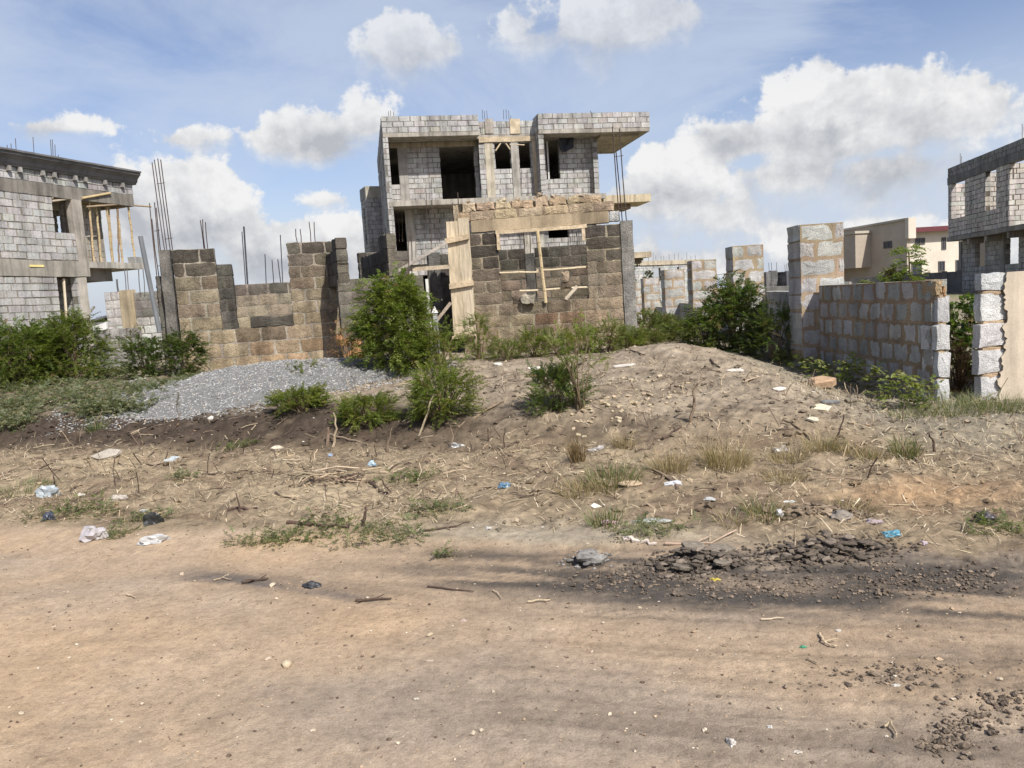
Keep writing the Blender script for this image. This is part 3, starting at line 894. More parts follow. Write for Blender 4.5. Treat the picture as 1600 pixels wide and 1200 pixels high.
    for x, y0, y1 in ((10, 236, 186), (35, 240, 222), (41, 242, 220), (48, 244, 212), (75, 248, 210), (102, 254, 214), (105, 254, 214), (109, 254, 222), (114, 256, 238)):
        bar_px(root, F, (x + 2, y0), (x, y1), .011, -.7)
    one(lambda mb: box(mb, F, uz(44, 411)[0], uz(66, 411)[0], .042, .07, zs1 - .24, zs1 - .17, (.7, .6, .25)), 'wood_strip', 'plank', root)
    # bamboo props standing on the balcony
    lab = ['bamboo prop on the balcony nearest the house column, leaning right at its foot', 'second bamboo prop from the house column on the balcony', 'thin third bamboo prop from the column on the balcony',
           'fourth bamboo prop from the column, beside a thinner one, on the balcony', 'dark thin bamboo prop crossing behind another on the balcony', 'bamboo prop crossing in front of the dark one on the balcony', 'outermost bamboo prop standing by the loose block at the balcony end']
    for i, (x0, y0, x1, y1) in enumerate(((143, 313, 151, 410), (157, 306, 167, 411), (170, 314, 180, 412), (176, 309, 185, 412), (187, 315, 190, 412), (190, 311, 200, 413), (203, 312, 215, 410))):
        ww = -.25 if i % 2 else -.12
        a = F.uz(x0, y0); b = F.uz(x1, y1); mb = MB(); n = 9
        zt2 = zb0 + .05
        pts = []
        for q in range(n + 1):
            t = q / n; pts.append(F.p(a[0] + (b[0] - a[0]) * t + jit(.012), ww + jit(.012), zt2 + (zs1 - zt2) * t))
        tube(mb, pts, .037 if i != 4 else .03, var(BAMB, .15) if i != 4 else (.2, .14, .09), 7)
        for q in range(1, n):
            p = Vector(pts[q]); tube(mb, [p - Vector((0, 0, .012)), p + Vector((0, 0, .012))], .043, (.36, .25, .13), 7)
        tag(mb.build('bamboo_prop', M['bamboo']), lab[i], 'bamboo pole', 'bamboo props on the balcony')
    mb = MB(); tube(mb, [F.p(F.uz(136, 323)[0], -.02, F.uz(136, 323)[1]), F.p(F.uz(186, 319)[0], -.02, F.uz(186, 319)[1]), F.p(F.uz(236, 323)[0], .0, F.uz(236, 323)[1])], .035, (.33, .25, .17), 6)
    tag(mb.build('bamboo_pole', M['bamboo']), 'long thin pole tied level across the bamboo props, reaching out past the balcony', 'bamboo pole')
    mb = MB(); tube(mb, [F.p(F.uz(126, 310)[0], .06, F.uz(126, 310)[1]), F.p(F.uz(170, 302)[0], .08, F.uz(170, 302)[1])], .045, var(BAMB), 6)
    tag(mb.build('bamboo_pole', M['bamboo']), 'short pole under the ring beam at the tops of the bamboo props', 'bamboo pole')


left_house()

# ================================================================== RIGHT HOUSE
def right_house():
    c = W(1482, 340, 41.0); d_ = W(1580, 330, 34.0)
    F = Fr((c.x, c.y), (d_.x - c.x, d_.y - c.y))        # far corner -> near corner, faces left (-x)
    if F.nv.x > 0: F = Fr((c.x, c.y), (d_.x - c.x, d_.y - c.y)); F.nv = -F.nv
    root = empty('unfinished_house', F.base(3, .5, -3), 'grey block house at the right edge, upper storey jutting out over a darker lower one', 'house', 'unfinished block houses')
    uz = F.uz
    un = uz(1577, 300)[0]
    zt = uz(1478, 265)[1]; zp = zt - .85; z1 = uz(1482, 371)[1]; gz = .2
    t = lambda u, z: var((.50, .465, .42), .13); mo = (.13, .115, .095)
    h1 = (uz(1487, 310)[0], uz(1508, 310)[0], uz(1497, 338)[1], zp); h2 = (uz(1540, 300)[0], uz(1557, 300)[0], uz(1548, 327)[1], zp)
    one(lambda mb: block_wall(mb, F, 0, un, z1, zp, .2, t, mo, detail=False, gap=.021, e=.016, rough=.012, holes=[h1, h2]), 'wall', 'paleblock', root)
    one(lambda mb: box(mb, F, -.05, un + 4.0, -.25, .04, zp + .004, zp + .36, (.17, .165, .155), .01, 10), 'ring_beam', 'concrete', root)
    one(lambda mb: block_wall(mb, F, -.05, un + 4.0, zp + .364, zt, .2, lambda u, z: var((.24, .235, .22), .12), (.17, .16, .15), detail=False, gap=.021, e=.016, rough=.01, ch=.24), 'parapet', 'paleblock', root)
    # near end wall, lit
    E = Fr(F.p(un, 0, 0)[:2], (1, 0.02)); Eo = E
    one(lambda mb: block_wall(mb, E, .004, 7.5, z1, zp, .2, t, mo, detail=False, gap=.021, e=.016, rough=.012, holes=[(2.5, 4, z1, z1 + 2.1)]), 'wall', 'paleblock', root)
    # inner cross walls seen lit through the openings
    E2 = Fr(F.p(h1[1] + 3.2 if False else h1[0] - .4, -.6, 0)[:2], (1, 0.02))
    one(lambda mb: block_wall(mb, Fr(F.p(.3, -.25, 0)[:2], (1, 0)), 0, 6, z1, zp, .2, t, mo, detail=False, gap=.021, e=.016, rough=.012), 'wall', 'paleblock', root)
    one(lambda mb: block_wall(mb, Fr(F.p(h2[0] - .3, -.25, 0)[:2], (1, 0)), 0, 4, z1, zp, .2, t, mo, detail=False, gap=.021, e=.016, rough=.012), 'wall', 'paleblock', root)
    one(lambda mb: box(mb, F, -.05, un + 4.0, -8, .06, z1 - .22, z1 - .004, (.27, .25, .22), .012, 10), 'floor_slab', 'concrete', root)
    # lower storey, set back a little
    K2 = F.back(.7); kz = K2.uz
    a0 = kz(1500, 420)[0]
    g1 = (kz(1524, 400)[0], kz(1539, 400)[0], kz(1530, 418)[1], z1 - .3); g2 = (kz(1571, 400)[0], kz(1592, 400)[0], kz(1580, 411)[1], z1 - .3)
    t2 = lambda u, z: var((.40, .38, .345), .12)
    one(lambda mb: block_wall(mb, K2, a0 + .3, un + 5, gz, z1 - .23, .2, t2, (.2, .185, .16), detail=False, gap=.021, e=.016, rough=.012, holes=[g1, g2]), 'wall', 'paleblock', root)
    one(lambda mb: box(mb, K2, a0 - .05, a0 + .29, -.3, .05, gz, z1 - .23, (.27, .24, .21), .012, 6), 'column', 'concrete', root)
    one(lambda mb: box(mb, K2, kz(1565, 400)[0] - .1, kz(1569, 400)[0] + .1, .015, .06, gz, z1 - .23, (.3, .28, .25), .012, 6), 'column', 'concrete', root)
    one(lambda mb: box(mb, K2, g2[0] - .6, un + 5, -3.4, -3.2, gz, z1 - .23, (.3, .3, .28)), 'wall', 'paleblock', root)
    for x in (1512, 1540, 1575):
        u = F.uz(x, 368)[0]
        one(lambda mb: box(mb, F, u - .12, u + .12, -.7, .0, z1 - .5, z1 - .225, (.33, .29, .24), .01), 'beam_end', 'concrete', root)
    for x, y0, y1 in ((1497, 262, 240), (1499, 262, 244), (1593, 236, 194), (1596, 236, 198)):
        bar_px(root, F, (x, y0), (x, y1), .012, -.1)


right_house()


# ================================================================== BEIGE FINISHED HOUSE
def beige_house():
    F = Fr.px((1318, 400, 60.0), (1418, 400, 54.0)); uz = F.uz
    root = empty('plastered_house', F.base(4, .4, -4), 'beige plastered house with a sloping parapet and red roof edge, beyond the right-hand fence', 'house')
    ue = uz(1417, 380)[0]
    TAN, CREAM = (.42, .365, .295), (.62, .57, .48)
    def front(mb):
        za, zb = uz(1318, 361)[1], uz(1417, 344)[1]
        u0 = -3; za2 = za - (zb - za) * 3 / ue
        vs = [F.p(u0, 0, .3), F.p(ue, 0, .3), F.p(ue, 0, zb), F.p(u0, 0, za2), F.p(u0, -.3, .3), F.p(ue, -.3, .3), F.p(ue, -.3, zb), F.p(u0, -.3, za2)]
        mb.add(vs, [(0, 1, 2, 3), (7, 6, 5, 4), (3, 2, 6, 7), (1, 5, 6, 2), (0, 3, 7, 4)], TAN)
    one(front, 'wall', 'render_far', root)
    def coping(mb):
        za, zb = uz(1318, 361)[1], uz(1417, 344)[1]; u0 = -3; za2 = za - (zb - za) * 3 / ue
        vs = []
        for (u, z) in ((u0, za2), (ue + .08, zb)):
            for w, dz in ((.12, .01), (.12, .16), (-.35, .16), (-.35, .01)): vs.append(F.p(u, w, z + dz))
        mb.add(vs, [(0, 1, 5, 4), (1, 2, 6, 5), (2, 3, 7, 6), (3, 0, 4, 7), (0, 3, 2, 1), (4, 5, 6, 7)], (.40, .37, .31))
    one(coping, 'coping', 'render_far', root)
    one(lambda mb: box(mb, F, ue + .01, ue + .30, -.5, .15, uz(1417, 373)[1], uz(1417, 343)[1] + .1, (.55, .5, .42)), 'pilaster', 'render_far', root)
    # projecting bay
    b1 = uz(1361, 395)[0]
    one(lambda mb: box(mb, F, -3, b1, .01, 1.4, uz(1340, 419)[1], uz(1340, 367)[1], (.37, .32, .26)), 'bay', 'render_far', root)
    one(lambda mb: box(mb, F, -3, b1 + .1, .0, 1.5, uz(1340, 367)[1] + .004, uz(1340, 367)[1] + .18, (.42, .38, .31)), 'coping', 'render_far', root)
    def win(G_, x0, x1, y0, y1):
        a, b = G_.uz(x0, (y0 + y1) / 2)[0], G_.uz(x1, (y0 + y1) / 2)[0]; z1, z0 = G_.uz((x0 + x1) / 2, y0)[1], G_.uz((x0 + x1) / 2, y1)[1]
        fc = (.12, .115, .105); t_ = .055
        wf = one(lambda mb: (box(mb, G_, a, b, .004, .05, z0, z0 + t_, fc), box(mb, G_, a, b, .004, .05, z1 - t_, z1, fc),
                             box(mb, G_, a, a + t_, .006, .048, z0 + t_, z1 - t_, fc), box(mb, G_, b - t_, b, .006, .048, z0 + t_, z1 - t_, fc),
                             box(mb, G_, (a + b) / 2 - .03, (a + b) / 2 + .03, .006, .046, z0 + t_, z1 - t_, fc)), 'window', 'render_far', root)
        one(lambda mb: box(mb, G_, a + t_, b - t_, .004, .02, z0 + t_, z1 - t_, (.025, .03, .045)), 'pane', 'dark_opening', wf)
    win(F, 1381, 1394, 377, 388)
    # right wing, cream, sunlit
    S = Fr((F.p(ue + .35, 0, 0)[0], F.p(ue + .35, 0, 0)[1] + 1.0), (1, .08)); sz = S.uz
    ur = sz(1512, 400)[0]; zt = sz(1450, 361)[1]
    one(lambda mb: box(mb, S, .05, ur, -.3, 0, .3, zt, CREAM), 'wall', 'render_far', root)
    def roof(mb):
        vs = [S.p(.05, .5, zt + .02), S.p(ur, .5, zt + .02), S.p(ur, -4, zt + .12), S.p(.05, -4, zt + .12), S.p(.05, .5, zt + .14), S.p(ur, .5, zt + .14), S.p(ur, -4, zt + .24), S.p(.05, -4, zt + .24)]
        mb.add(vs, [(3, 2, 1, 0), (4, 5, 6, 7), (0, 1, 5, 4), (1, 2, 6, 5), (2, 3, 7, 6), (3, 0, 4, 7)], (.16, .035, .04))
    one(roof, 'roof', 'roofing', root)
    one(lambda mb: box(mb, S, .05, ur, .51, .62, zt - .06, zt + .26, (.13, .04, .045)), 'gutter', 'roofing', root)
    for wv in ((1430, 1445, 372, 382), (1471, 1478, 371, 390), (1466, 1476, 408, 424), (1493, 1503, 406, 424), (1424, 1440, 411, 430)):
        win(S, *wv)
    one(lambda mb: box(mb, F, -3, ue, -9, -8.8, .3, 4.2, TAN), 'wall', 'render_far', root)


beige_house()


def far_wall():
    F = Fr.px((1440, 440, 40.0), (1506, 440, 38.5)); uz = F.uz
    zt = uz(1480, 425)[1]
    mb = MB(); box(mb, F, uz(1330, 430)[0], uz(1500, 430)[0], -.18, 0, .1, zt, (.15, .148, .14), .01, 12)
    for x in (1450, 1476, 1499): box(mb, F, uz(x, 430)[0] - .12, uz(x, 430)[0] + .12, .004, .04, .1, zt + .05, (.17, .165, .155))
    tag(mb.build('boundary_wall', M['plaster']), 'plain dark grey plastered boundary wall below the cream house', 'wall')


far_wall()


# ================================================================== DISTANT SITES
def distant():
    F = Fr.px((992, 430, 62.0), (1095, 430, 66.0)); uz = F.uz
    root = empty('distant_building_site', F.base(3, .6, -3), 'low pale unfinished building far off behind the fence piers, rows of bars on top', 'building site')
    zt = uz(1040, 407)[1]
    one(lambda mb: block_wall(mb, F, 0, uz(1100, 430)[0], .3, zt - .35, .2, lambda u, z: var((.42, .43, .42), .15), (.3, .3, .28), detail=False, gap=.021, e=.016, holes=[(2.0, 2.8, zt - 1.6, zt - .5), (4.2, 4.9, zt - 1.6, zt - .5)]), 'wall', 'paleblock', root)
    one(lambda mb: box(mb, F, -.2, uz(1100, 430)[0], -4, .1, zt - .346, zt, (.42, .37, .28), .01, 6), 'roof_slab', 'concrete', root)
    one(lambda mb: box(mb, F, 0, 5.6, -4.2, -4, .3, zt - .35, (.3, .3, .28)), 'wall', 'paleblock', root)
    for i in range(16):
        x = 994 + i * 6.6 + jit(2)
        bar_px(root, F, (x, 410), (x + jit(.8), 398 + jit(5)), .02, -.6, col=(.2, .2, .21))
    F = Fr.px((1190, 435, 64.0), (1240, 435, 64.5)); uz = F.uz
    root = empty('distant_building_site', F.base(1, .6), 'three far grey block columns and a pale wall between the two tallest fence piers', 'building site')
    for x, w_, yt in ((1197, 8, 425), (1205, 11, 423), (1219, 10, 425)):
        a = uz(x, 435)[0]
        one(lambda mb: block_wall(mb, F, a, a + w_ * .053, .4, uz(x, yt)[1], .4, lambda u, z: var((.13, .13, .13), .3), (.2, .2, .19), detail=False, gap=.021, e=.016), 'column', 'paleblock', root)
    one(lambda mb: box(mb, F, uz(1229, 430)[0], uz(1240, 430)[0], -.3, 0, .4, uz(1232, 423)[1], (.62, .6, .57)), 'wall', 'render_far', root)
    for x in (1203, 1207, 1215, 1228, 1231, 1234):
        bar_px(root, F, (x + 1, 425), (x, 409 + jit(5)), .022, -.2, col=(.15, .15, .16))


distant()

# ================================================================== BROWN HUT
def stain(c, u, z, s=1.0):
    n = float(fbm(u + 31, z, 4, 1.6))
    k = 1 - s * .75 * float(ss(-.05, .45, n))
    return tuple(x * k for x in c)


Hf = Fr.px((735, 440, 14.55), (985, 430, 14.25))
HZ0 = .45


def hut():
    uz = Hf.uz; F = Hf
    root = empty('ruined_hut', F.base(1.4, .6, -1.5), 'small brown block hut with a wide window opening, pale crumbling top courses and timber shuttering', 'hut')
    U = lambda x, y: uz(x, y)[0]; Z = lambda x, y: uz(x, y)[1]
    ztop = Z(850, 309); zc2 = Z(850, 323); zl1 = Z(850, 337); zl0 = Z(850, 358)
    uL, uR = U(716, 400), U(973, 420)
    hole = (U(781, 420), U(917, 410), Z(850, 471), zl0 + .03)

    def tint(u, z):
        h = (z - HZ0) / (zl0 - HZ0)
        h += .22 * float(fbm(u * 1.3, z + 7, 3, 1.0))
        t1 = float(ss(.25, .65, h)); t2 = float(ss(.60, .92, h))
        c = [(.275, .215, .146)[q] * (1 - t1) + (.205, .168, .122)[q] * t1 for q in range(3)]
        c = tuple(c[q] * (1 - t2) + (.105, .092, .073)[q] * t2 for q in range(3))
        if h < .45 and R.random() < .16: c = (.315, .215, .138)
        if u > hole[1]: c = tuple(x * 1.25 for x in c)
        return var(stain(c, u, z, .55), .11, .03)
    mort = (.33, .28, .20)
    one(lambda mb: (block_wall(mb, F, uL, uR, HZ0, hole[2], .15, tint, mort, rough=.011, ch=.232, mvar=.12),
                    block_wall(mb, F, uL, uR, hole[2], zl0, .15, tint, mort, rough=.011, holes=[(hole[0], hole[1], -9, 99)], ch=.232, mvar=.12)), 'wall', 'masonry', root)
    lt = lambda u, z: var((.43, .335, .225), .10, .04)
    one(lambda mb: block_wall(mb, F, U(714, 330), uR - .1, zl1 + .004, zc2 + .01, .15, lt, (.30, .235, .16), rough=.016, ch=.24, gap=.009), 'wall', 'masonry', root)
    tp = lambda u: ztop + .02 - .10 * abs(float(fbm(u * 2.2, 5.0, 3, 1.0))) - (.4 if abs(u - uR) < .3 else 0)

    def toprow(mb):
        u = U(722, 315)
        while u < U(940, 315):
            L = R.uniform(.22, .44); hgt = R.uniform(.10, .19)
            block(mb, F, u, u + L - .02, zc2 + .012, zc2 + .012 + hgt, -.15 + jit(.02), .01 + jit(.02), lt(0, 0), .022, True)
            if R.random() < .6: block(mb, F, u + jit(.1), u + R.uniform(.1, .2), zc2 + hgt + .015, zc2 + hgt + R.uniform(.05, .09), -.12, jit(.02), var((.46, .38, .27)), .02, True)
            u += L
    one(toprow, 'broken_course', 'masonry', root)
    one(lambda mb: block(mb, F, U(706, 318), U(713, 318) + .03, zc2 - .18, zc2 + .14, -.15, 0, (.40, .33, .23), .02, True), 'broken_course', 'masonry', root)
    one(lambda mb: box(mb, F, U(736, 350), U(951, 335), -.16, .02, zl0 + .034, zl1, (.375, .30, .20), .006, 12), 'lintel', 'concrete', root)
    one(lambda mb: block(mb, F, U(952, 335), U(967, 335), zl0 + .05, zl1 - .01, -.14, .01, (.42, .42, .40), .006, True), 'wall', 'masonry', root)
    one(lambda mb: box(mb, F, hole[0] - .03, hole[1] + .03, .0, .05, zl0 - .035, zl0 + .03, (.58, .47, .32), .004, 6), 'window_board', 'plank', root)
    for u in (hole[0], hole[1] - .04):
        one(lambda mb: box(mb, F, u - .02, u + .035, -.02, .045, zl0 - (.26 if u > 1 else .32), zl0 - .038, (.55, .44, .3), .004, 3), 'window_board', 'plank', root)
    one(lambda mb: box(mb, F, U(973, 430), U(992, 430), -.22, .03, HZ0 - .1, Z(980, 344), (.235, .225, .20), .008, 14), 'column', 'masonry', root)
    # room behind
    bk = F.back(2.9); bz = bk.uz
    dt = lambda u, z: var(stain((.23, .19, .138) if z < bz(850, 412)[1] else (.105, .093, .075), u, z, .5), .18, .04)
    a0, a1 = bz(668, 430)[0], bz(985, 430)[0]; zt = bz(850, 386)[1]
    gp = (bz(822, 430)[0], bz(837, 430)[0])
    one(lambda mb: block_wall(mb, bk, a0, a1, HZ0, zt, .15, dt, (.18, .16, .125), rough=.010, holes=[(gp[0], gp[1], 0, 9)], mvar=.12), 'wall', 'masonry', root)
    one(lambda mb: box(mb, bk, gp[0] + .01, gp[1] - .01, -.15, .02, HZ0, zt - .12, (.13, .125, .11), .012, 10), 'column', 'masonry', root)
    one(lambda mb: block_wall(mb, F.left(uL, 2.9), 0, 2.7, HZ0, zt - .1, .15, dt, (.18, .16, .125), rough=.010), 'wall', 'masonry', root)
    one(lambda mb: block_wall(mb, F.right(uR + .1), .25, 2.8, HZ0, zt - .1, .15, dt, (.18, .16, .125), rough=.010), 'wall', 'masonry', root)
    # bars
    for x0, y0, x1, y1, w in ((957, 197, 968, 345, -.05), (968, 200, 979, 345, -.05), (963, 235, 973, 345, -.15), (714, 300, 716, 347, -.06), (720, 318, 721, 345, -.1), (706, 316, 708, 347, -.1)):
        bar_px(root, F, (x1, y1), (x0, y0), .010, w)
    for y_ in (212, 244, 318, 326):
        u = U(963 + (y_ - 200) * .075, y_); z = Z(965, y_)
        rebar(root, F, [(u - .07, -.04, z), (u + .09, -.04, z + .01)], .006, name='stirrup')
    # inner bars seen through the window, of the room's back column
    for x in (819, 828):
        bar_px(root, bk, (x + 1, 395), (x - 1, 360), .009, -.05)
    return root


hut()


def hut_things():
    F = Hf; uz = F.uz
    U = lambda x, y: uz(x, y)[0]; Z = lambda x, y: uz(x, y)[1]
    root = empty('formwork_shutter', F.base(U(720, 500), .6, .05), 'tall shutter of pale boards nailed over the left corner of the brown hut', 'shuttering')
    def bd(x0, x1, yt, yb, w0, w1, col):
        return lambda mb: box(mb, F, U(x0, 440), U(x1, 440), w0, w1, Z((x0 + x1) / 2, yb), Z((x0 + x1) / 2, yt), col, .006, 10)
    one(bd(704, 722, 346, 528, .03, .06, (.50, .415, .29)), 'board', 'wood', root)
    one(bd(722.4, 739, 341, 526, .035, .062, (.53, .45, .325)), 'board', 'wood', root)
    for (xa, ya, xb, yb, hh) in ((697, 382, 734, 374, .10), (704, 452, 741, 446, .10), (708, 530, 745, 524, .06)):
        u0, z0 = uz(xa, ya); u1, z1 = uz(xb, yb)
        def f(mb):
            vs = []
            for (u, z) in ((u0, z0), (u1, z1)):
                for w, dz in ((.066, 0), (.066, hh), (.12, hh), (.12, 0)): vs.append(F.p(u, w, z + dz))
            mb.add(vs, [(0, 1, 5, 4), (1, 2, 6, 5), (2, 3, 7, 6), (3, 0, 4, 7), (0, 3, 2, 1), (4, 5, 6, 7)], (.54, .43, .29))
        one(f, 'cross_batten', 'plank', root)

    def pole(name, a, b, r, w0, w1, col, label, cat, mat='bamboo', nodes_=6):
        p = Vector(F.p(uz(*a)[0], w0, uz(*a)[1])); q = Vector(F.p(uz(*b)[0], w1, uz(*b)[1])); mb = MB()
        n = nodes_; pts = [p.lerp(q, i / n) + Vector((jit(.004), jit(.004), jit(.006))) for i in range(n + 1)]
        tube(mb, pts, r, col, 7)
        if mat == 'bamboo':
            dv = (q - p).normalized() * .006
            for i in range(1, n): tube(mb, [pts[i] - dv, pts[i] + dv], r * 1.16, tuple(c * .75 for c in col), 7)
        tag(mb.build(name, M[mat]), label, cat)
    pole('bamboo_prop', (840, 361), (853, 473), .032, .08, .05, (.50, .40, .24), 'upright bamboo prop in the window opening of the brown hut', 'bamboo pole')
    pole('bamboo_pole', (781, 426.5), (842, 425), .02, .01, .03, (.55, .46, .31), 'upper left bamboo cane lying across the hut window', 'bamboo pole')
    pole('bamboo_pole', (839, 423), (915, 418), .02, .03, .0, (.55, .46, .31), 'upper right bamboo cane lying across the hut window', 'bamboo pole')
    pole('bamboo_pole', (812, 455), (918, 448.5), .02, -.06, -.04, (.58, .49, .34), 'lower bamboo cane lying level across the hut window', 'bamboo pole')
    def plank(a, b, w, hh, col, label, name='wood_plank', t=.03):
        u0, z0 = uz(*a); u1, z1 = uz(*b); d = Vector((u1 - u0, z1 - z0)).normalized(); n = Vector((-d.y, d.x)) * hh / 2
        mb = MB(); vs = []
        for ww in (w, w + t):
            for (u, z, s) in ((u0, z0, -1), (u1, z1, -1), (u1, z1, 1), (u0, z0, 1)): vs.append(F.p(u + n.x * s, ww, z + n.y * s))
        mb.add(vs, [(0, 1, 2, 3), (7, 6, 5, 4), (0, 4, 5, 1), (1, 5, 6, 2), (2, 6, 7, 3), (3, 7, 4, 0)], col)
        tag(mb.build(name, M['plank']), label, 'plank')
    plank((884, 467.5), (902, 447), .0, .06, (.58, .5, .38), 'short pale plank leaning in the lower right of the hut window')
    plank((624, 425), (700, 381), .2, .055, (.40, .36, .31), 'grey plank sloping up to the head of the pale board shutter')
    plank((646, 421.5), (705, 417), .12, .075, (.52, .43, .31), 'level plank running from the pale board shutter to the stub wall on its left')
    plank((684, 501), (706, 473), .1, .06, (.42, .35, .27), 'short grey brace leaning on the foot of the pale board shutter')
    # lumps on the sill and on the canes
    def chunk(name, box_px, w0, w1, col, label, cat, rough=.025):
        x0, y0, x1, y1 = box_px; mb = MB()
        block(mb, F, U(x0, y0), U(x1, y0), Z((x0 + x1) / 2, y1), Z((x0 + x1) / 2, y0), w0, w1, col, rough, True)
        tag(mb.build(name, M['masonry']), label, cat)
    chunk('broken_block', (800, 463, 836, 473.5), -.13, .02, (.12, .095, .07), 'dark broken block lying on the sill of the hut window', 'block')
    chunk('concrete_lump', (816, 461, 836, 474), .03, .13, (.40, .36, .28), 'pale rounded lump of concrete hanging over the hut window sill', 'concrete lump', .03)
    chunk('stone', (878, 423.5, 888, 440), -.06, .03, (.36, .28, .2), 'upright brown stone balanced on the block chunk in the hut window', 'stone', .02)
    chunk('broken_block', (875, 441, 893, 451), -.09, .01, (.18, .14, .10), 'dark chunk of block on the lower cane of the hut window', 'block')


hut_things()

# ================================================================== LEFT RUIN (window bay and piers)
Lf = Fr.px((262, 450, 14.1), (527, 440, 14.9))


def old_t(zhi, zlo, base=(.27, .218, .152)):
    def f(u, z):
        h = (z - zlo) / (zhi - zlo) + .18 * float(fbm(u * 1.3 + 4, z, 3, 1.0))
        t1 = float(ss(.2, .6, h)); t2 = float(ss(.72, 1.0, h))
        c = [(.31, .245, .162)[q] * (1 - t1) + base[q] * .9 * t1 for q in range(3)]
        c = tuple(c[q] * (1 - t2) + (.115, .103, .083)[q] * t2 for q in range(3))
        if h < .45 and R.random() < .10: c = (.33, .235, .15)
        return var(stain(c, u, z, .5), .11, .03)
    return f


def left_ruin():
    F = Lf; uz = F.uz; U = lambda x, y: uz(x, y)[0]; Z = lambda x, y: uz(x, y)[1]
    root = empty('ruined_wall', F.base(U(400, 500), .5), 'weathered brown block front with two piers and a wide gap between them, behind the gravel heap', 'ruined wall')
    z0 = .35; zA = Z(310, 389); zB = Z(487, 378)
    a0, a1 = U(272, 430), U(343, 470); b0, b1 = U(452, 430), U(525, 430); zs = Z(400, 512)
    mort = (.315, .28, .22)
    one(lambda mb: block_wall(mb, F, a0, a1, zs, zA, .15, old_t(zA, z0), mort, rough=.011, mvar=.12), 'pier', 'masonry', root)
    one(lambda mb: block_wall(mb, F, b0, b1, zs, zB, .15, old_t(zB, z0), mort, rough=.011, mvar=.12), 'pier', 'masonry', root)
    one(lambda mb: block_wall(mb, F, a0, b1, z0, zs - .004, .15, old_t(zA, z0), mort, rough=.011, mvar=.12), 'wall', 'masonry', root)
    one(lambda mb: box(mb, F, U(254, 450), U(271, 450), -.28, .02, z0, Z(262, 390), (.17, .16, .14), .01, 12), 'column', 'masonry', root)
    # dark short wall behind pier A, back wall
    k = F.back(.9); kz = k.uz
    one(lambda mb: block_wall(mb, k, kz(330, 440)[0], kz(364, 440)[0], z0, kz(350, 413)[1], .3, lambda u, z: var((.10, .092, .078), .15), (.13, .12, .1), rough=.012), 'wall', 'masonry', root)
    k2 = F.back(3.4); kk = k2.uz; zt = kk(410, 443)[1]
    tt = lambda u, z: var(stain((.15, .13, .105) if z > zt - .25 else (.28, .235, .17), u, z, .4), .15)
    one(lambda mb: block_wall(mb, k2, kk(350, 450)[0], kk(470, 450)[0], z0, zt, .15, tt, (.24, .21, .165), rough=.011), 'wall', 'masonry', root)
    k3 = F.back(.25)
    one(lambda mb: block_wall(mb, F.left(U(243, 450), 2.5), 0, 2.3, z0, Z(250, 432), .15, lambda u, z: var((.15, .14, .12), .15), (.14, .13, .11), rough=.012), 'wall', 'masonry', root)
    one(lambda mb: block_wall(mb, F.back(.3), U(240, 450), U(254, 450), z0, Z(248, 430), .15, lambda u, z: var((.15, .14, .12), .15), (.14, .13, .11), rough=.012), 'wall', 'masonry', root)
    # starter bars
    for x0, y0, x1, y1, w in ((236, 252, 256, 392, -.1), (239, 247, 259, 392, -.14), (245, 246, 265, 392, -.1), (249, 247, 268, 392, -.14),
                              (228, 313, 240, 432, -.35), (231, 338, 243, 434, -.4), (236, 312, 247, 430, -.35), (238, 320, 250, 430, -.4),
                              (312, 343, 318, 390, -.1), (316, 342, 320, 390, -.05), (320, 346, 324, 390, -.1),
                              (462, 357, 465, 380, -.05), (469, 357, 471, 380, -.1), (483, 346, 486, 380, -.05), (491, 346, 493, 380, -.1)):
        bar_px(root, F, (x1, y1), (x0, y0), .009, w)
    for y_ in (286, 373):
        x = 241 + (y_ - 247) * .14
        rebar(root, F, [(U(x - 3, y_), -.1, Z(x, y_)), (U(x + 10, y_), -.1, Z(x, y_) + .02)], .006, name='stirrup')
    for y_ in (358, 414):
        x = 232 + (y_ - 313) * .1
        rebar(root, F, [(U(x - 1, y_), -.35, Z(x, y_)), (U(x + 9, y_), -.35, Z(x, y_) + .02)], .006, name='stirrup')
    mb = MB(); block(mb, F, U(389, 495), U(457, 495), zs + .005, Z(420, 494), -.14, .02, (.085, .078, .064), .02, True)
    block(mb, F, U(389, 495) + .1, U(440, 495), zs + .008, Z(420, 500), -.30, -.16, (.09, .08, .066), .02, True)
    tag(mb.build('loose_block', M['masonry']), 'blackened block lying in the wide gap between the two brown piers', 'block')
    # poles standing behind the window gap
    P2 = F.back(4.0); pu = P2.uz
    for i, (x0, y0, x1, y1, r, lb) in enumerate(((381, 354, 387, 445, .022, 'tallest dark steel post rising behind the low back wall between the piers'), (378, 362, 384, 445, .012, 'thin bar beside the tallest dark post behind the low back wall'),
                                                 (414, 397, 416, 445, .013, 'dark bar rising behind the middle of the low back wall between the piers'), (434, 405, 439, 445, .014, 'leaning dark post just left of the taller pier bar'),
                                                 (438, 367, 442, 445, .013, 'tall dark bar rising behind the left edge of the right-hand brown pier'), (425, 406, 428, 445, .012, 'short grey bar behind the low back wall, near the right-hand brown pier'))):
        mb = MB(); a = pu(x0, y0); b = pu(x1, y1)
        z_b = .6
        u_b = b[0] + (b[0] - a[0]) * (b[1] - z_b) / (a[1] - b[1])
        tube(mb, [P2.p(u_b, 0, z_b), P2.p(b[0], 0, b[1]), P2.p(a[0], 0, a[1])], r, (.06, .062, .07), 6)
        tag(mb.build('steel_post', M['rust']), lb, 'steel bar', 'steel bars behind the left ruin')
    mb = MB(); a = k3.uz(221, 370); b = k3.uz(241, 470)
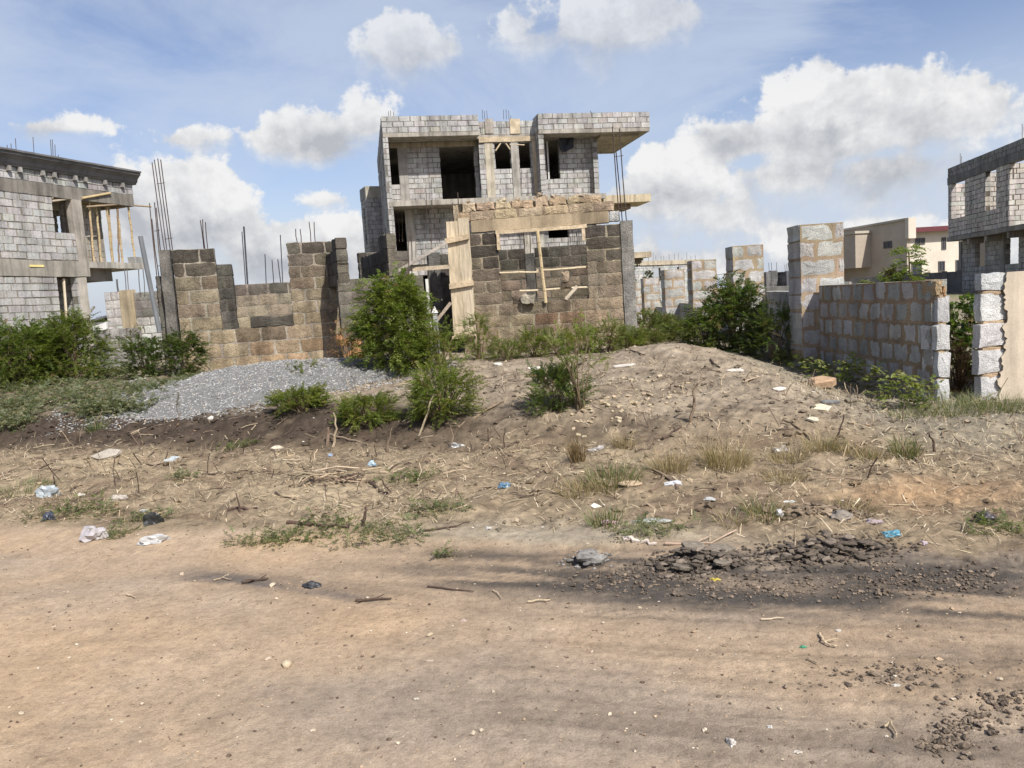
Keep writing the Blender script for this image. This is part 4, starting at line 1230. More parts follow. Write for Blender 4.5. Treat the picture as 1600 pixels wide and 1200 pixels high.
    tube(mb, [k3.p(a[0], .1, a[1]), k3.p(b[0], .1, b[1]), k3.p(b[0] + (b[0] - a[0]) * .5, .1, b[1] - (a[1] - b[1]) * .5)], .045, (.17, .18, .19), 8)
    tag(mb.build('steel_pipe', M['plaster']), 'thick grey pipe leaning left of the brown pier, under the tall bars', 'pipe')


left_ruin()


def mid_ruin():
    F = Fr.px((545, 450, 13.9), (700, 450, 14.6)); uz = F.uz; U = lambda x, y: uz(x, y)[0]; Z = lambda x, y: uz(x, y)[1]
    z0 = .35
    dk = lambda u, z: var(stain((.14, .124, .10), u, z, .5), .18, .04); mo = (.17, .152, .122)
    root = empty('ruined_wall', F.base(.4, .5), 'low blackened block wall behind the large green bush, with two broken walls running back from it', 'ruined wall')
    zt = Z(590, 434)
    one(lambda mb: block_wall(mb, F, U(528, 450), U(662, 440), z0, zt, .15, dk, mo, rough=.011), 'wall', 'masonry', root)
    # first wall running back, broken end towards the viewer (px 524-545)
    Lw = F.left(U(529, 430), 3.4)            # faces left
    Rw = F.right(U(545, 430))                 # faces right, running back
    zt1 = Z(534, 381)
    tp = lambda u: zt1 + .06 - .11 * max(0, u) - .05 * abs(float(fbm(u * 3, 2, 3)))
    one(lambda mb: block_wall(mb, Rw, -.02, 3.4, zt - .1, zt1 + .1, U(545, 430) - U(529, 430), dk, mo, rough=.022, top=tp), 'broken_wall', 'masonry', root)
    # far crosspiece
    k = F.back(3.4); kz = k.uz
    one(lambda mb: block_wall(mb, k, kz(562, 420)[0], kz(640, 420)[0], z0, kz(585, 394)[1], .15, dk, mo, rough=.012), 'wall', 'masonry', root)
    # second wall running back (px 608-642)
    R2 = F.right(U(622, 430)); zt2 = Z(612, 374)
    tp2 = lambda u: zt2 + .05 - .13 * max(0, u)
    one(lambda mb: block_wall(mb, R2, -.02, 2.4, zt + .003, zt2 + .1, U(622, 430) - U(609, 430), dk, mo, rough=.022, top=tp2), 'broken_wall', 'masonry', root)
    # mortared orange rubble at the foot of the first end
    for i in range(9):
        u = U(534, 500) + jit(.22); z = R.uniform(.7, 1.15)
        one(lambda mb: block(mb, F, u, u + R.uniform(.1, .2), z, z + R.uniform(.06, .12), -.05, .06 + jit(.05), var((.42, .23, .11), .25), .025, True), 'rubble', 'masonry', root)
    # stub wall left of the shutter
    S = Fr.px((672, 440, 15.6), (704, 440, 15.7)); sz = S.uz
    st = empty('stub_wall', S.base(.2, .5), 'short grey-black plastered stub wall just left of the pale board shutter', 'ruined wall')
    one(lambda mb: box(mb, S, 0, sz(690, 440)[0], -.2, 0, z0, sz(680, 395)[1], (.15, .145, .13), .014, 12), 'column', 'masonry', st)
    one(lambda mb: block_wall(mb, S, sz(690, 440)[0], sz(704, 440)[0] + .1, z0, sz(695, 398)[1], .18, lambda u, z: var((.10, .09, .075), .25), (.12, .11, .09), rough=.016), 'wall', 'masonry', st)
    for x0, y0, x1 in ((645, 400, 646), (640, 398, 642)):
        bar_px(root, F, (x1, 436), (x0, y0 - 40), .010, -.1)
    # white capped post
    P = Fr.px((678, 500, 12.6), (690, 500, 12.6)); pz = P.uz
    r2 = empty('capped_post', P.base(.04, .6), 'thin grey post with a pale pointed cap beside the large green bush', 'post')
    u0, u1 = pz(676.5, 495)[0], pz(683.5, 495)[0]
    one(lambda mb: box(mb, P, u0, u1, -.04, .03, .5, pz(680, 489)[1], (.36, .37, .36), .003, 4), 'shaft', 'concrete', r2)
    def cap(mb):
        z1, z2, c = pz(680, 489)[1], pz(680, 478)[1], (.62, .62, .58); m = (u0 + u1) / 2
        vs = [P.p(u0 - .015, -.05, z1), P.p(u1 + .015, -.05, z1), P.p(u1 + .015, .045, z1), P.p(u0 - .015, .045, z1), P.p(m, 0, z2)]
        mb.add(vs, [(3, 2, 1, 0), (0, 1, 4), (1, 2, 4), (2, 3, 4), (3, 0, 4)], c)
    one(cap, 'cap', 'concrete', r2)
    P3 = Fr.px((666, 440, 15.2), (676, 440, 15.2))
    mb = MB(); q = P3.uz(667, 443); box(mb, P3, q[0] - .02, q[0] + .03, -.02, .03, .5, P3.uz(667, 436)[1], (.66, .66, .63), .003, 3)
    tag(mb.build('white_pipe', M['plaster']), 'thin white pipe showing above the bush, under the level plank', 'pipe')


mid_ruin()


# ================================================================== SMALL RUINS BEHIND ON THE LEFT
def left_small():
    F = Fr.px((165, 480, 21.5), (242, 480, 21.0)); uz = F.uz; U = lambda x, y: uz(x, y)[0]; Z = lambda x, y: uz(x, y)[1]
    root = empty('ruined_wall', F.base(.7, .5), 'small pale stepped block wall with a yellowish plaster column, under the bamboo balcony', 'ruined wall')
    t = lambda u, z: var((.46, .45, .42), .15); mo = (.30, .27, .22)
    top = lambda u: Z(170, 463) if u < U(176, 480) else Z(182, 456)
    one(lambda mb: block_wall(mb, F, 0, U(190, 480), .4, Z(182, 456), .2, t, mo, rough=.01, top=top), 'wall', 'paleblock', root)
    one(lambda mb: box(mb, F, U(190, 480) + .004, U(204, 480), -.25, .04, .4, Z(197, 453), (.40, .33, .22), .01, 6), 'column', 'concrete', root)
    one(lambda mb: block_wall(mb, F.back(.15), U(204, 480) + .01, U(246, 480), .4, Z(225, 456), .2, lambda u, z: var((.22, .205, .18), .15) if z > Z(225, 490) else var((.48, .46, .42)), (.22, .2, .17), rough=.01), 'wall', 'paleblock', root)
    for x, y0 in ((177, 436), (179, 436), (190, 420), (194, 420), (212, 420), (219, 420)):
        bar_px(root, F, (x + 3, 460), (x, y0), .012, -.1, col=(.12, .11, .11))
    G2 = Fr.px((146, 530, 17.5), (208, 530, 17.2)); gz = G2.uz
    mb = MB(); t2 = lambda u, z: var((.33, .32, .285), .15)
    block_wall(mb, G2, 0, gz(212, 530)[0], .2, gz(180, 514)[1], .2, t2, (.2, .185, .15), rough=.012)
    tag(mb.build('low_block_wall', M['masonry']), 'low grey block wall between the two left bushes', 'wall')
    D = Fr.px((148, 500, 60), (168, 500, 60)); dz = D.uz
    root = empty('distant_shed', D.base(.5, .4), 'pale shed with a dark sloping roof seen far off beside the left house', 'shed')
    one(lambda mb: box(mb, D, -2.0, dz(166, 505)[0], -3, 0, .3, dz(160, 503)[1], (.60, .60, .58)), 'wall', 'render_far', root)
    a, b = dz(146, 503), dz(167, 496)
    one(lambda mb: mb.add([D.p(-2.2, .3, a[1] - .5), D.p(b[0], .3, b[1]), D.p(b[0], -3.2, b[1] + .1), D.p(-2.2, -3.2, a[1] - .4), D.p(-2.2, .3, a[1] - .35), D.p(b[0], .3, b[1] + .15), D.p(b[0], -3.2, b[1] + .25), D.p(-2.2, -3.2, a[1] - .25)],
                          [(3, 2, 1, 0), (4, 5, 6, 7), (0, 1, 5, 4), (1, 2, 6, 5), (2, 3, 7, 6), (3, 0, 4, 7)], (.12, .12, .13)), 'roof', 'roofing', root)


left_small()


# ================================================================== RIGHT FENCE: piers and panels, orange mortar
def f_shade_t(u, z): return var((.32, .315, .295), .16, .03)  # panel blocks darker than the pier blocks: shade put into the colour


def fence():
    # piers: (name px left, right, y top, Y depth, label)
    piers = [((1252, 1320), 349, 11.3, 20, 'tallest block pier of the right-hand fence, beside the broken panel'),
             ((1147, 1195), 383, 15.7, 17, 'second tallest block pier of the right-hand fence, behind the tall leafy shrub'),
             ((1083, 1121), 406, 18.6, 12, 'third block pier of the right-hand fence, left of the tall leafy shrub'),
             ((1040, 1071), 421, 21.4, 10, 'fourth block pier of the right-hand fence, with a narrow dark side'),
             ((1007, 1031), 434, 24.2, 8, 'fifth and lowest clearly seen block pier of the right-hand fence'),
             ((984, 1003), 441, 27.0, 6, 'farthest block pier of the right-hand fence, partly behind the hut column')]
    for (x0, x1), yt, Y, dep, lb in piers:
        F = Fr.px((x0, 480, Y), (x1, 480, Y)); uz = F.uz
        w = uz(x1, 460)[0]; zt = uz((x0 + x1) / 2, yt)[1]
        mb = MB(); block_wall(mb, F, 0, w, -.1 if Y < 13 else .1, zt, .48, lambda u, z: var(FBLK, .14, .03), FMORT, rough=.013, gap=.020, e=.005, ch=.25, bl=.5, mvar=.12, w=0)
        tag(mb.build('fence_pier', M['aggregate']), lb, 'fence pier', 'block piers of the right-hand fence')
        if x0 == 1252: P1 = (F.p(.1, -.48, 0), w)
    # near panel along the depth, px 1280 (far) .. 1458 (near): left face, its shade also put into darker block and mortar colours
    a = W(1280, 520, 11.25); b = W(1457, 540, 8.15)
    F = Fr((a.x, a.y), (b.x - a.x, b.y - a.y))
    # facing left: make sure the normal points to -x
    if F.nv.x > 0: F.nv = -F.nv
    uz = F.uz; L = uz(1457, 540)[0]
    zt = uz(1300, 447)[1]; zt2 = uz(1440, 437)[1]; ztm = (zt + zt2) / 2
    root = empty('block_fence', F.base(L * .5, .2), 'broken grey block fence panel with orange mortar, running from the tallest pier to the gap', 'fence')
    top = lambda u: ztm if u < L - .12 else ztm - .2
    one(lambda mb: block_wall(mb, F, 0.02, L - .02, -.1, ztm, .155, f_shade_t, (.265, .20, .135), rough=.013, gap=.020, e=.005, ch=.245, bl=.32, mvar=.12, top=top), 'wall', 'aggregate', root)  # mortar darkened too, for the shade on this face
    # rough broken end, lit: larger blocks facing the viewer
    E = Fr((b.x + .012, b.y - .02), (1, .12)); ez = E.uz
    w_e = .145
    def endcol(mb):
        z = -.05
        i = 0
        while z < ztm - .30:
            h = R.uniform(.25, .29); dx = jit(.02)
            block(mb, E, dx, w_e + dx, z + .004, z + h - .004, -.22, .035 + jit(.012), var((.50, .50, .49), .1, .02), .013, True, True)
            block(mb, E, .02, w_e - .02, z + h - .03, z + h + .03, -.2, .02, var((.40, .30, .19)), .015, True)
            z += h + .02; i += 1
        block(mb, E, .0, .07, z, ztm, -.2, .03, var((.42, .31, .2)), .016, True)
        block(mb, E, .08, .115, z, ztm - .08, -.2, .03, var((.45, .28, .15)), .016, True)
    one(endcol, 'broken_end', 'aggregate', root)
    # low panels between the farther piers
    for (xa, Ya, xb, Yb, yt, lb) in ((1196, 16.0, 1246, 11.9, 456, 'low shaded fence panel between the two tallest piers'), (1060, 21.7, 1086, 18.8, 474, 'low dark fence panel between the third and fourth piers'),
                                     (1118, 18.8, 1146, 16.2, 470, 'low fence panel hidden mostly behind the tall leafy shrub'), (1024, 24.4, 1044, 21.8, 480, 'farthest low fence panel, just right of the hut column')):
        p, q = W(xa, 490, Ya), W(xb, 490, Yb); F = Fr((p.x, p.y), (q.x - p.x, q.y - p.y))
        if F.nv.x > 0: F.nv = -F.nv
        mb = MB(); L2 = (q - p).length; z1 = F.uz((xa + xb) / 2, yt)[1]
        block_wall(mb, F, 0, L2, .1, z1, .2, lambda u, z: var((.36, .365, .35), .15), (.30, .25, .18), rough=.014, gap=.014, e=.006, ch=.24, bl=.34)
        tag(mb.build('block_fence', M['aggregate']), lb, 'fence', 'low panels of the right-hand fence')
    # far ledge wall behind
    F = Fr.px((1190, 450, 34), (1245, 450, 33)); uz = F.uz
    mb = MB(); box(mb, F, -1, uz(1250, 450)[0] + 2, -.3, 0, .3, uz(1220, 447)[1], (.34, .33, .3), .01, 6)
    tag(mb.build('low_concrete_wall', M['concrete']), 'low grey concrete ledge far behind the tallest pier', 'wall')
    # plastered wall on the right with its raw broken end
    A = W(1558, 520, 8.05); Bq = W(1640, 520, 8.2); F = Fr((A.x, A.y), (Bq.x - A.x, Bq.y - A.y)); uz = F.uz
    zt = uz(1590, 424)[1]
    root = empty('plastered_wall', F.base(.6, .2), 'plastered cream wall at the right edge with a raw block end and torn plaster', 'wall')

    def plaster(mb):
        # front skin with a torn left edge
        n = 70; vs = []; z0 = -.1
        for i in range(n + 1):
            z = z0 + (zt - z0) * i / n
            ue = .10 * (z - z0) / (zt - z0) + .07 * float(fbm(z * 2.1, 8.3, 4)) + .05 * float(fbm(z * 9.0, 2.3, 3)) + .02 * jit(1)
            vs += [F.p(ue, .03, z), F.p(3.2, .03, z), F.p(ue + .02, -.005, z), F.p(3.2, -.1, z)]
        fs = []
        for i in range(n):
            a, b2 = 4 * i, 4 * i + 4
            fs += [(a, a + 1, b2 + 1, b2), (a + 2, a, b2, b2 + 2), (a + 1, a + 3, b2 + 3, b2 + 1)]
        fs += [(4 * n, 4 * n + 1, 4 * n + 3, 4 * n + 2)]
        mb.add(vs, fs, (.50, .43, .335))
    one(plaster, 'plaster_skin', 'plaster', root)
    one(lambda mb: box(mb, F, .30, 3.2, -.105, -.008, -.1, zt - .004, (.4, .37, .3)), 'core_wall', 'plaster', root)
    def raw(mb):
        z = -.08
        u0 = uz(1533, 520)[0]
        while z < zt - .12:
            h = min(R.uniform(.25, .29), zt - z)
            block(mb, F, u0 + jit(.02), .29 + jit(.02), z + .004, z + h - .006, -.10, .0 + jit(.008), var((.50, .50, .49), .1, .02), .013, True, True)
            block(mb, F, u0 + .04, .27, z + h - .04, min(z + h + .03, zt - .02), -.085, -.012, var((.38, .29, .19)), .014, True)
            z += h + .025
    one(raw, 'raw_block_end', 'aggregate', root)


fence()
# ================================================================== PLANTS
def nrm(a): return a / np.maximum(np.linalg.norm(a, axis=-1, keepdims=True), 1e-9)


def pinnate(mb, base, d, L, pairs, ll, lw, droop, col, cv=.22, fold=.25, spread=.75):
    """compound leaves: base (N,3), direction (N,3), length (N,), colour (N,3)"""
    n = len(base)
    base = np.asarray(base, float); d = nrm(np.asarray(d, float)); L = np.asarray(L, float).reshape(n, 1, 1)
    tk = (np.linspace(.22, 1.0, pairs)).reshape(1, pairs, 1)
    up = np.array([0, 0, 1.0])
    side = nrm(np.cross(d, up + NR.normal(0, .25, (n, 3)))); nor = nrm(np.cross(side, d))
    pos = base[:, None] + d[:, None] * L * tk - up * (droop * L * tk ** 2)
    out = []
    for s in (-1, 1):
        ld = nrm(side[:, None] * s * spread + d[:, None] * .55 + NR.normal(0, .22, (n, pairs, 3)) - up * .18)
        wv = nrm(np.cross(ld, nor[:, None] + NR.normal(0, .35, (n, pairs, 3))))
        sz = (1 - .45 * np.abs(tk - .5)) * ll * NR.uniform(.75, 1.2, (n, pairs, 1))
        tip = pos + ld * sz
        mid = pos + ld * sz * .45 + nor[:, None] * fold * lw
        out.append(np.stack([pos, mid + wv * lw, tip, mid - wv * lw], 2))
    V = np.concatenate(out, 1)                # n, 2pairs, 4, 3
    m = V.shape[1]
    cc = np.asarray(col, float).reshape(n, 1, 3) * NR.uniform(1 - cv, 1 + cv, (n, m, 1))
    cc = np.repeat(cc[:, :, None], 4, 2)
    V = V.reshape(-1, 3)
    mb.bulk(V, np.arange(len(V)).reshape(-1, 4), cc.reshape(-1, 3))
    # rachis
    a = base; e = pos[:, -1]; w = side * .0025
    Vr = np.stack([a - w, a + w, e + w * .5, e - w * .5], 1).reshape(-1, 3)
    mb.bulk(Vr, np.arange(len(Vr)).reshape(-1, 4), np.repeat(np.asarray(col, float) * .8, 4, 0))


def greens(n, c, hv=.24):
    c = np.array(c)
    k = NR.uniform(1 - hv, 1 + hv, (n, 1)); y = NR.uniform(-.12, .2, (n, 1))
    o = c[None] * k
    o[:, 0] *= (1.06 + y[:, 0]); return o * 1.1


def shrub(name, base, rx, ry, h, nstem, nclump, per, L, pairs, ll, lw, col, label, cat='shrub', group=None, droop=.35, light=None, low=.0, seed=1, sprout=0, stemcol=(.16, .12, .075), spread=.75):
    """stems fan out from the base; leaf sprays hang in clumps through the crown"""
    rs = np.random.RandomState(seed); b = np.array(base)
    root = empty(name, Vector(base), label, cat, group)
    # clump centres, denser towards the outer shell, uneven outline
    th = rs.uniform(0, 2 * np.pi, nclump); zz = rs.uniform(low, 1, nclump) ** .8
    rr = np.sqrt(np.clip(1 - (np.abs(zz - .42) / .62) ** 2.2, .05, 1)) * rs.uniform(.45, 1.0, nclump) ** .6
    wob = 1 + .22 * np.sin(3 * th + seed) + .14 * np.sin(7 * th + 2 * seed + 5 * zz)
    cx = np.cos(th) * rr * rx * wob; cy = np.sin(th) * rr * ry * wob; cz = zz * h * (1 + .10 * np.sin(5 * th + seed))
    if sprout:
        k = rs.choice(nclump, sprout); cz[k] *= rs.uniform(1.0, 1.14, sprout); cx[k] *= .7; cy[k] *= .7
    cen = np.stack([cx, cy, cz], -1)
    ids = np.repeat(np.arange(nclump), per)
    off = rs.normal(0, 1, (len(ids), 3)) * np.array([rx, ry, h * .6]) * .13
    p = cen[ids] + off
    dirv = nrm(p * np.array([1, 1, .55]) / np.array([rx, ry, h]) + rs.normal(0, .45, p.shape) + np.array([0, 0, .12]))
    p = p - dirv * L * .4
    p[:, 2] = np.maximum(p[:, 2], .02)
    keep = rs.rand(len(ids)) > .06
    cl = greens(nclump, col, .16)[ids] * rs.uniform(.8, 1.2, (len(ids), 1))
    if light is not None:
        t = (rs.rand(len(ids), 1) < .22); cl = np.where(t, np.array(light)[None] * rs.uniform(.8, 1.15, (len(ids), 1)), cl)
        t = (rs.rand(len(ids), 1) < .04); cl = np.where(t, np.array((.19, .145, .06))[None] * rs.uniform(.7, 1.2, (len(ids), 1)), cl)
    st0 = NR.get_state(); NR.seed(seed + 100)
    mb = MB(); pinnate(mb, (p + b)[keep], dirv[keep], rs.uniform(.7, 1.25, keep.sum()) * L, pairs, ll, lw, droop, cl[keep], spread=spread)
    NR.set_state(st0)
    mb.build('foliage', M['leaf'], root)
    mb = MB(); rr_ = random.Random(seed)
    targets = [int(i * nclump / nstem) for i in range(nstem)] + [int(q) for q in np.argsort(cz)[-max(4, nclump // 9):]]
    for k in targets:
        e = cen[k]
        a = b + np.array([rr_.uniform(-.12, .12) * rx, rr_.uniform(-.1, .1) * ry, -.03])
        m1 = a * .55 + (b + e) * .45 + np.array([rr_.uniform(-.06, .06), rr_.uniform(-.06, .06), .08 * h])
        tube(mb, [a, m1, b + e], .006 + .003 * h, tuple(var(stemcol, .2)), 5, r2=.003)
    mb.build('stem', M['bark'], root)
    return root


GRN = (.102, .140, .026); DKG = (.06, .09, .018); FERN = (.128, .160, .036); LIGHTG = (.19, .23, .05); GREYG = (.095, .115, .062)


def gpt(px, py, Y=None):
    if Y is None: return G(px, py)
    q = W(px, py, Y); return Vector((q.x, q.y, float(H(q.x, q.y))))


def plants():
    # centre bush
    shrub('leafy_bush', gpt(624, 578), .52, .48, 1.26, 26, 210, 10, .24, 9, .052, .0092, GRN, 'dense round green bush in front of the blackened low wall, left of the board shutter', 'bush', light=LIGHTG, seed=5, droop=.45)
    shrub('feathery_shrub', gpt(686, 572, 11.3), .42, .35, .62, 12, 55, 7, .2, 10, .028, .006, FERN, 'feathery shrub tucked against the right side of the dense round bush', group='feathery green shrubs', seed=6, droop=.2)
    shrub('dry_shrub', gpt(543, 556, 12.2), .28, .25, .75, 16, 26, 4, .14, 6, .03, .006, (.20, .13, .065), 'thin half-dry shrub with orange-brown twigs left of the dense round bush', seed=8, stemcol=(.22, .13, .06))
    # left bushes
    for (px, py, Y, rx, h, lb, sd) in ((28, 600, 13.6, .80, 1.02, 'wide dark green bush at the left edge, cut by the frame', 11), (118, 592, 13.8, .58, 1.14, 'tallest of the left green bushes, in front of the grey house corner', 12), (66, 590, 14.4, .55, .9, 'green bush behind and between the two bigger left bushes', 15), (-60, 610, 13.4, .9, 1.1, 'green bush almost wholly outside the left edge', 14)):
        shrub('leafy_bush', gpt(px, py, Y), rx, rx * .8, h, 18, 165, 9, .24, 10, .042, .0082, (.088, .125, .026) if sd != 12 else (.108, .145, .03), lb, 'bush', 'green bushes below the left house', light=(.105, .140, .025), seed=sd, droop=.3)
    for (px, py, Y, rx, h, lb, sd) in ((228, 566, 13.5, .45, .72, 'smaller bush against the leaning grey pipe, left of its twin', 21), (287, 562, 13.4, .36, .72, 'smaller bush at the foot of the left brown pier', 22)):
        shrub('leafy_bush', gpt(px, py, Y), rx, rx * .8, h, 14, 70, 7, .2, 9, .040, .009, (.062, .092, .022), lb, 'bush', 'small bushes by the left brown pier', light=(.10, .13, .035), seed=sd, droop=.3)
    # feathery shrubs on the mound
    spec = [(470, 643, .33, .26, 'low feathery shrub below the gravel heap, farthest left of those on the mound', 31), (478, 596, .34, .22, 'flat feathery shrub spreading onto the gravel heap', 36), (572, 662, .30, .34, 'loose feathery shrub on the bank between two denser ones', 32),
            (690, 655, .36, .52, 'largest feathery shrub on the bank, right of the loose one', 33), (868, 640, .34, .42, 'dense low feathery shrub on the mound in front of the brown hut', 34)]
    for (px, py, rx, h, lb, sd) in spec:
        shrub('feathery_shrub', gpt(px, py), rx, rx * .8, h, 14, 60 if h < .5 else 100, 8, .19, 11, .028, .0058, FERN if sd != 34 else (.085, .125, .036), lb, 'shrub', 'feathery green shrubs', light=(.15, .19, .03), seed=sd, droop=.2)
    shrub('feathery_sapling', gpt(908, 640), .34, .28, .92, 9, 22, 4, .24, 12, .03, .006, FERN, 'tall sparse feathery sapling with bare lower stems on the mound', 'sapling', light=(.17, .21, .03), low=.45, seed=41, droop=.3)
    # weeds along the hut
    for i, (px, Y, rx, h) in enumerate(((748, 12.9, .26, .72), (790, 12.7, .34, .36), (835, 12.9, .32, .40), (872, 12.7, .36, .34), (912, 12.8, .34, .44), (952, 12.7, .30, .52), (985, 12.9, .30, .36))):
        lbs = ['tallest feathery weed, straight in front of the board shutter foot', 'feathery weed at the hut wall, second from the board shutter', 'feathery weed under the left half of the hut window', 'feathery weed under the middle of the hut window', 'feathery weed under the right end of the hut window', 'tall feathery weed before the right pier of the hut', 'feathery weed at the foot of the grey hut column']
        shrub('feathery_weed', gpt(px, 545, Y), rx, .3, h, 12, 46, 6, .20, 11, .028, .0052, (.13, .155, .045) if i % 2 else FERN, lbs[i], 'weed', 'feathery weeds along the hut wall', light=(.13, .16, .03), seed=50 + i, droop=.22, sprout=5)
    for i, (px, Y, rx, h) in enumerate(((1012, 14.5, .36, .50), (1042, 14.8, .36, .42), (1068, 14.2, .34, .40), (1006, 13.2, .35, .26))):
        lbs = ['green weed right beside the grey hut column', 'green weed in front of the fourth fence pier', 'green weed left of the tall leafy shrub', 'low green weed on the crest right of the hut']
        shrub('feathery_weed', gpt(px, 530, Y), rx, .3, h, 12, 54, 7, .22, 11, .030, .006, (.10, .125, .036), lbs[i], 'weed', 'green weeds left of the fence piers', light=(.12, .15, .03), seed=70 + i, droop=.22, sprout=4)
    # right leafy shrub
    shrub('leafy_shrub', gpt(1150, 558, 12.9), .50, .42, 1.12, 14, 130, 8, .26, 9, .050, .011, (.072, .105, .024), 'tall leafy shrub in front of the second tallest fence pier', 'shrub', light=(.11, .14, .05), seed=81, droop=.35, sprout=6)
    shrub('feathery_shrub', gpt(1212, 562, 12.0), .46, .40, .80, 14, 80, 8, .22, 11, .030, .0062, (.066, .098, .022), 'dark feathery shrub at the foot of the tallest fence pier', 'shrub', 'feathery green shrubs', light=(.10, .135, .03), seed=82, droop=.2)
    shrub('feathery_shrub', gpt(1105, 560, 13.0), .36, .36, .66, 12, 60, 7, .24, 9, .042, .009, (.075, .105, .026), 'feathery shrub left of the tall leafy shrub', 'shrub', 'feathery green shrubs', light=(.12, .15, .04), seed=83, droop=.25)
    # plant inside the gap and dry clump
    shrub('leafy_shrub', gpt(1500, 556, 9.4), .28, .35, .88, 8, 36, 6, .2, 5, .08, .022, (.062, .098, .028), 'green leafy shrub growing in the gap between the broken panel and the cream wall', 'shrub', light=(.12, .16, .05), seed=91, droop=.4)
    shrub('dry_bush', gpt(1497, 625, 8.6), .22, .25, .50, 26, 60, 6, .12, 6, .03, .005, (.20, .125, .065), 'dead brown bush in the gap beside the cream wall', 'bush', seed=92, stemcol=(.10, .065, .04), droop=.5)
    # tree and shrubs before the beige house
    t = gpt(1420, 440, 30.0)
    root = empty('young_tree', t, 'young tree with drooping fronds rising behind the broken fence panel, before the cream house', 'tree')
    ztop = W(1418, 392, 30).z - t.z
    mb = MB(); tube(mb, [t, t + Vector((.05, 0, ztop * .5)), t + Vector((0, 0, ztop))], .05, (.17, .14, .1), 6, r2=.02); mb.build('trunk', M['bark'], root)
    n = 80; a = NR.uniform(0, 2 * np.pi, n); zz = NR.uniform(ztop * .30, ztop * 1.08, n); rr = .40 * (1.15 - zz / ztop) + .1
    base = np.stack([t.x + np.cos(a) * rr * .3, t.y + np.sin(a) * rr * .3, t.z + zz], -1); dd = np.stack([np.cos(a), np.sin(a), np.full(n, .45)], -1)
    mb = MB(); pinnate(mb, base, dd, NR.uniform(.4, .75, n), 8, .18, .032, .45, greens(n, (.12, .16, .05))); mb.build('crown', M['leaf'], root)
    for (px, Y, rx, h, lb, sd) in ((1372, 30, .55, 1.0, 'bushy green shrub behind the broken panel, left of the young tree', 95), (1350, 29, .4, .75, 'small green shrub right of the tallest fence pier', 96), (1394, 31, .38, 1.25, 'brownish shrub against the young tree', 97)):
        shrub('leafy_shrub', gpt(px, 445, Y), rx, rx, h, 8, 26, 4, .34, 7, .13, .028, (.095, .125, .04) if sd != 97 else (.10, .095, .04), lb, 'shrub', 'shrubs before the cream house', light=(.15, .17, .05), seed=sd, droop=.3)
    shrub('leafy_shrub', gpt(998, 450, 52.0), 1.2, 1.0, 2.6, 6, 40, 5, .6, 6, .25, .06, (.045, .06, .03), 'dark far bush beside the grey hut column', 'bush', seed=98)


plants()


# ------------------------------------------------------------------ creepers, ground cover, grasses
def ground_cover():
    # grey-green creeping ground cover at the left: nobody could count the plants
    rs = np.random.RandomState(5); n = 9000
    patches = [(40, 618, 60, 24), (110, 605, 70, 24), (30, 645, 70, 20), (130, 628, 60, 16), (190, 588, 50, 16), (215, 618, 55, 15), (255, 612, 45, 10), (155, 645, 40, 9), (20, 600, 40, 20), (300, 600, 25, 6), (0, 665, 50, 12), (190, 640, 60, 10), (80, 585, 60, 14), (180, 575, 30, 10)]
    P = []; 
    for (px, py, sx, sy) in patches:
        for _ in range(34):
            x = px + rs.normal(0, sx * .45); y_ = py + rs.normal(0, sy * .45)
            q = G(x, y_)
            if q.y > 15: continue
            m = 9
            for _ in range(m):
                P.append((q.x + rs.normal(0, .10), q.y + rs.normal(0, .10), 0, rs.uniform(.02, .16)))
    P = np.array(P); P[:, 2] = H(P[:, 0], P[:, 1]) + P[:, 3] * .9 - .02
    a = rs.uniform(0, 6.28, len(P)); d = np.stack([np.cos(a), np.sin(a), rs.uniform(.1, .8, len(P))], -1)
    mb = MB(); pinnate(mb, P[:, :3], d, rs.uniform(.09, .17, len(P)), 5, .034, .0115, .2, greens(len(P), (.135, .155, .090), .28))
    tag(mb.build('ground_cover', M['leaf']), 'grey-green creeping plants sprawling from the left bushes over the gravel edge', 'ground cover', None, 'stuff')
    # creeper at the foot of the broken fence panel
    P = []
    for (px, py, sx, sy, hh) in ((1290, 585, 24, 14, .25), (1330, 600, 30, 18, .34), (1370, 610, 30, 18, .38), (1410, 620, 28, 16, .36), (1440, 625, 22, 14, .3), (1265, 575, 26, 10, .2), (1385, 560, 12, 8, .75), (1350, 575, 12, 8, .5), (1240, 562, 26, 8, .2), (1395, 575, 10, 10, .65)):
        for _ in range(20):
            q = G(px + rs.normal(0, sx * .6), py + 4 + rs.normal(0, sy * .5))
            if q.y > 12.2: continue
            for _ in range(5): P.append((q.x + rs.normal(0, .07), q.y + rs.normal(0, .07), 0, hh * rs.uniform(.1, 1)))
    P = np.array(P); P[:, 2] = H(P[:, 0], P[:, 1]) + P[:, 3]
    ok = P[:, 0] < 4.25 + (P[:, 1] - 8.2) * .0
    P = P[ok]
    a = rs.uniform(0, 6.28, len(P)); d = np.stack([np.cos(a), np.sin(a), rs.uniform(.0, .7, len(P))], -1)
    mb = MB(); pinnate(mb, P[:, :3], d, rs.uniform(.05, .11, len(P)), 2, .058, .022, .25, greens(len(P), (.125, .155, .048), .3))
    mb2 = mb
    tag(mb.build('creeper', M['leaf']), 'light green creeper with broad leaves along the foot of the broken fence panel', 'creeper', None, 'stuff')


ground_cover()


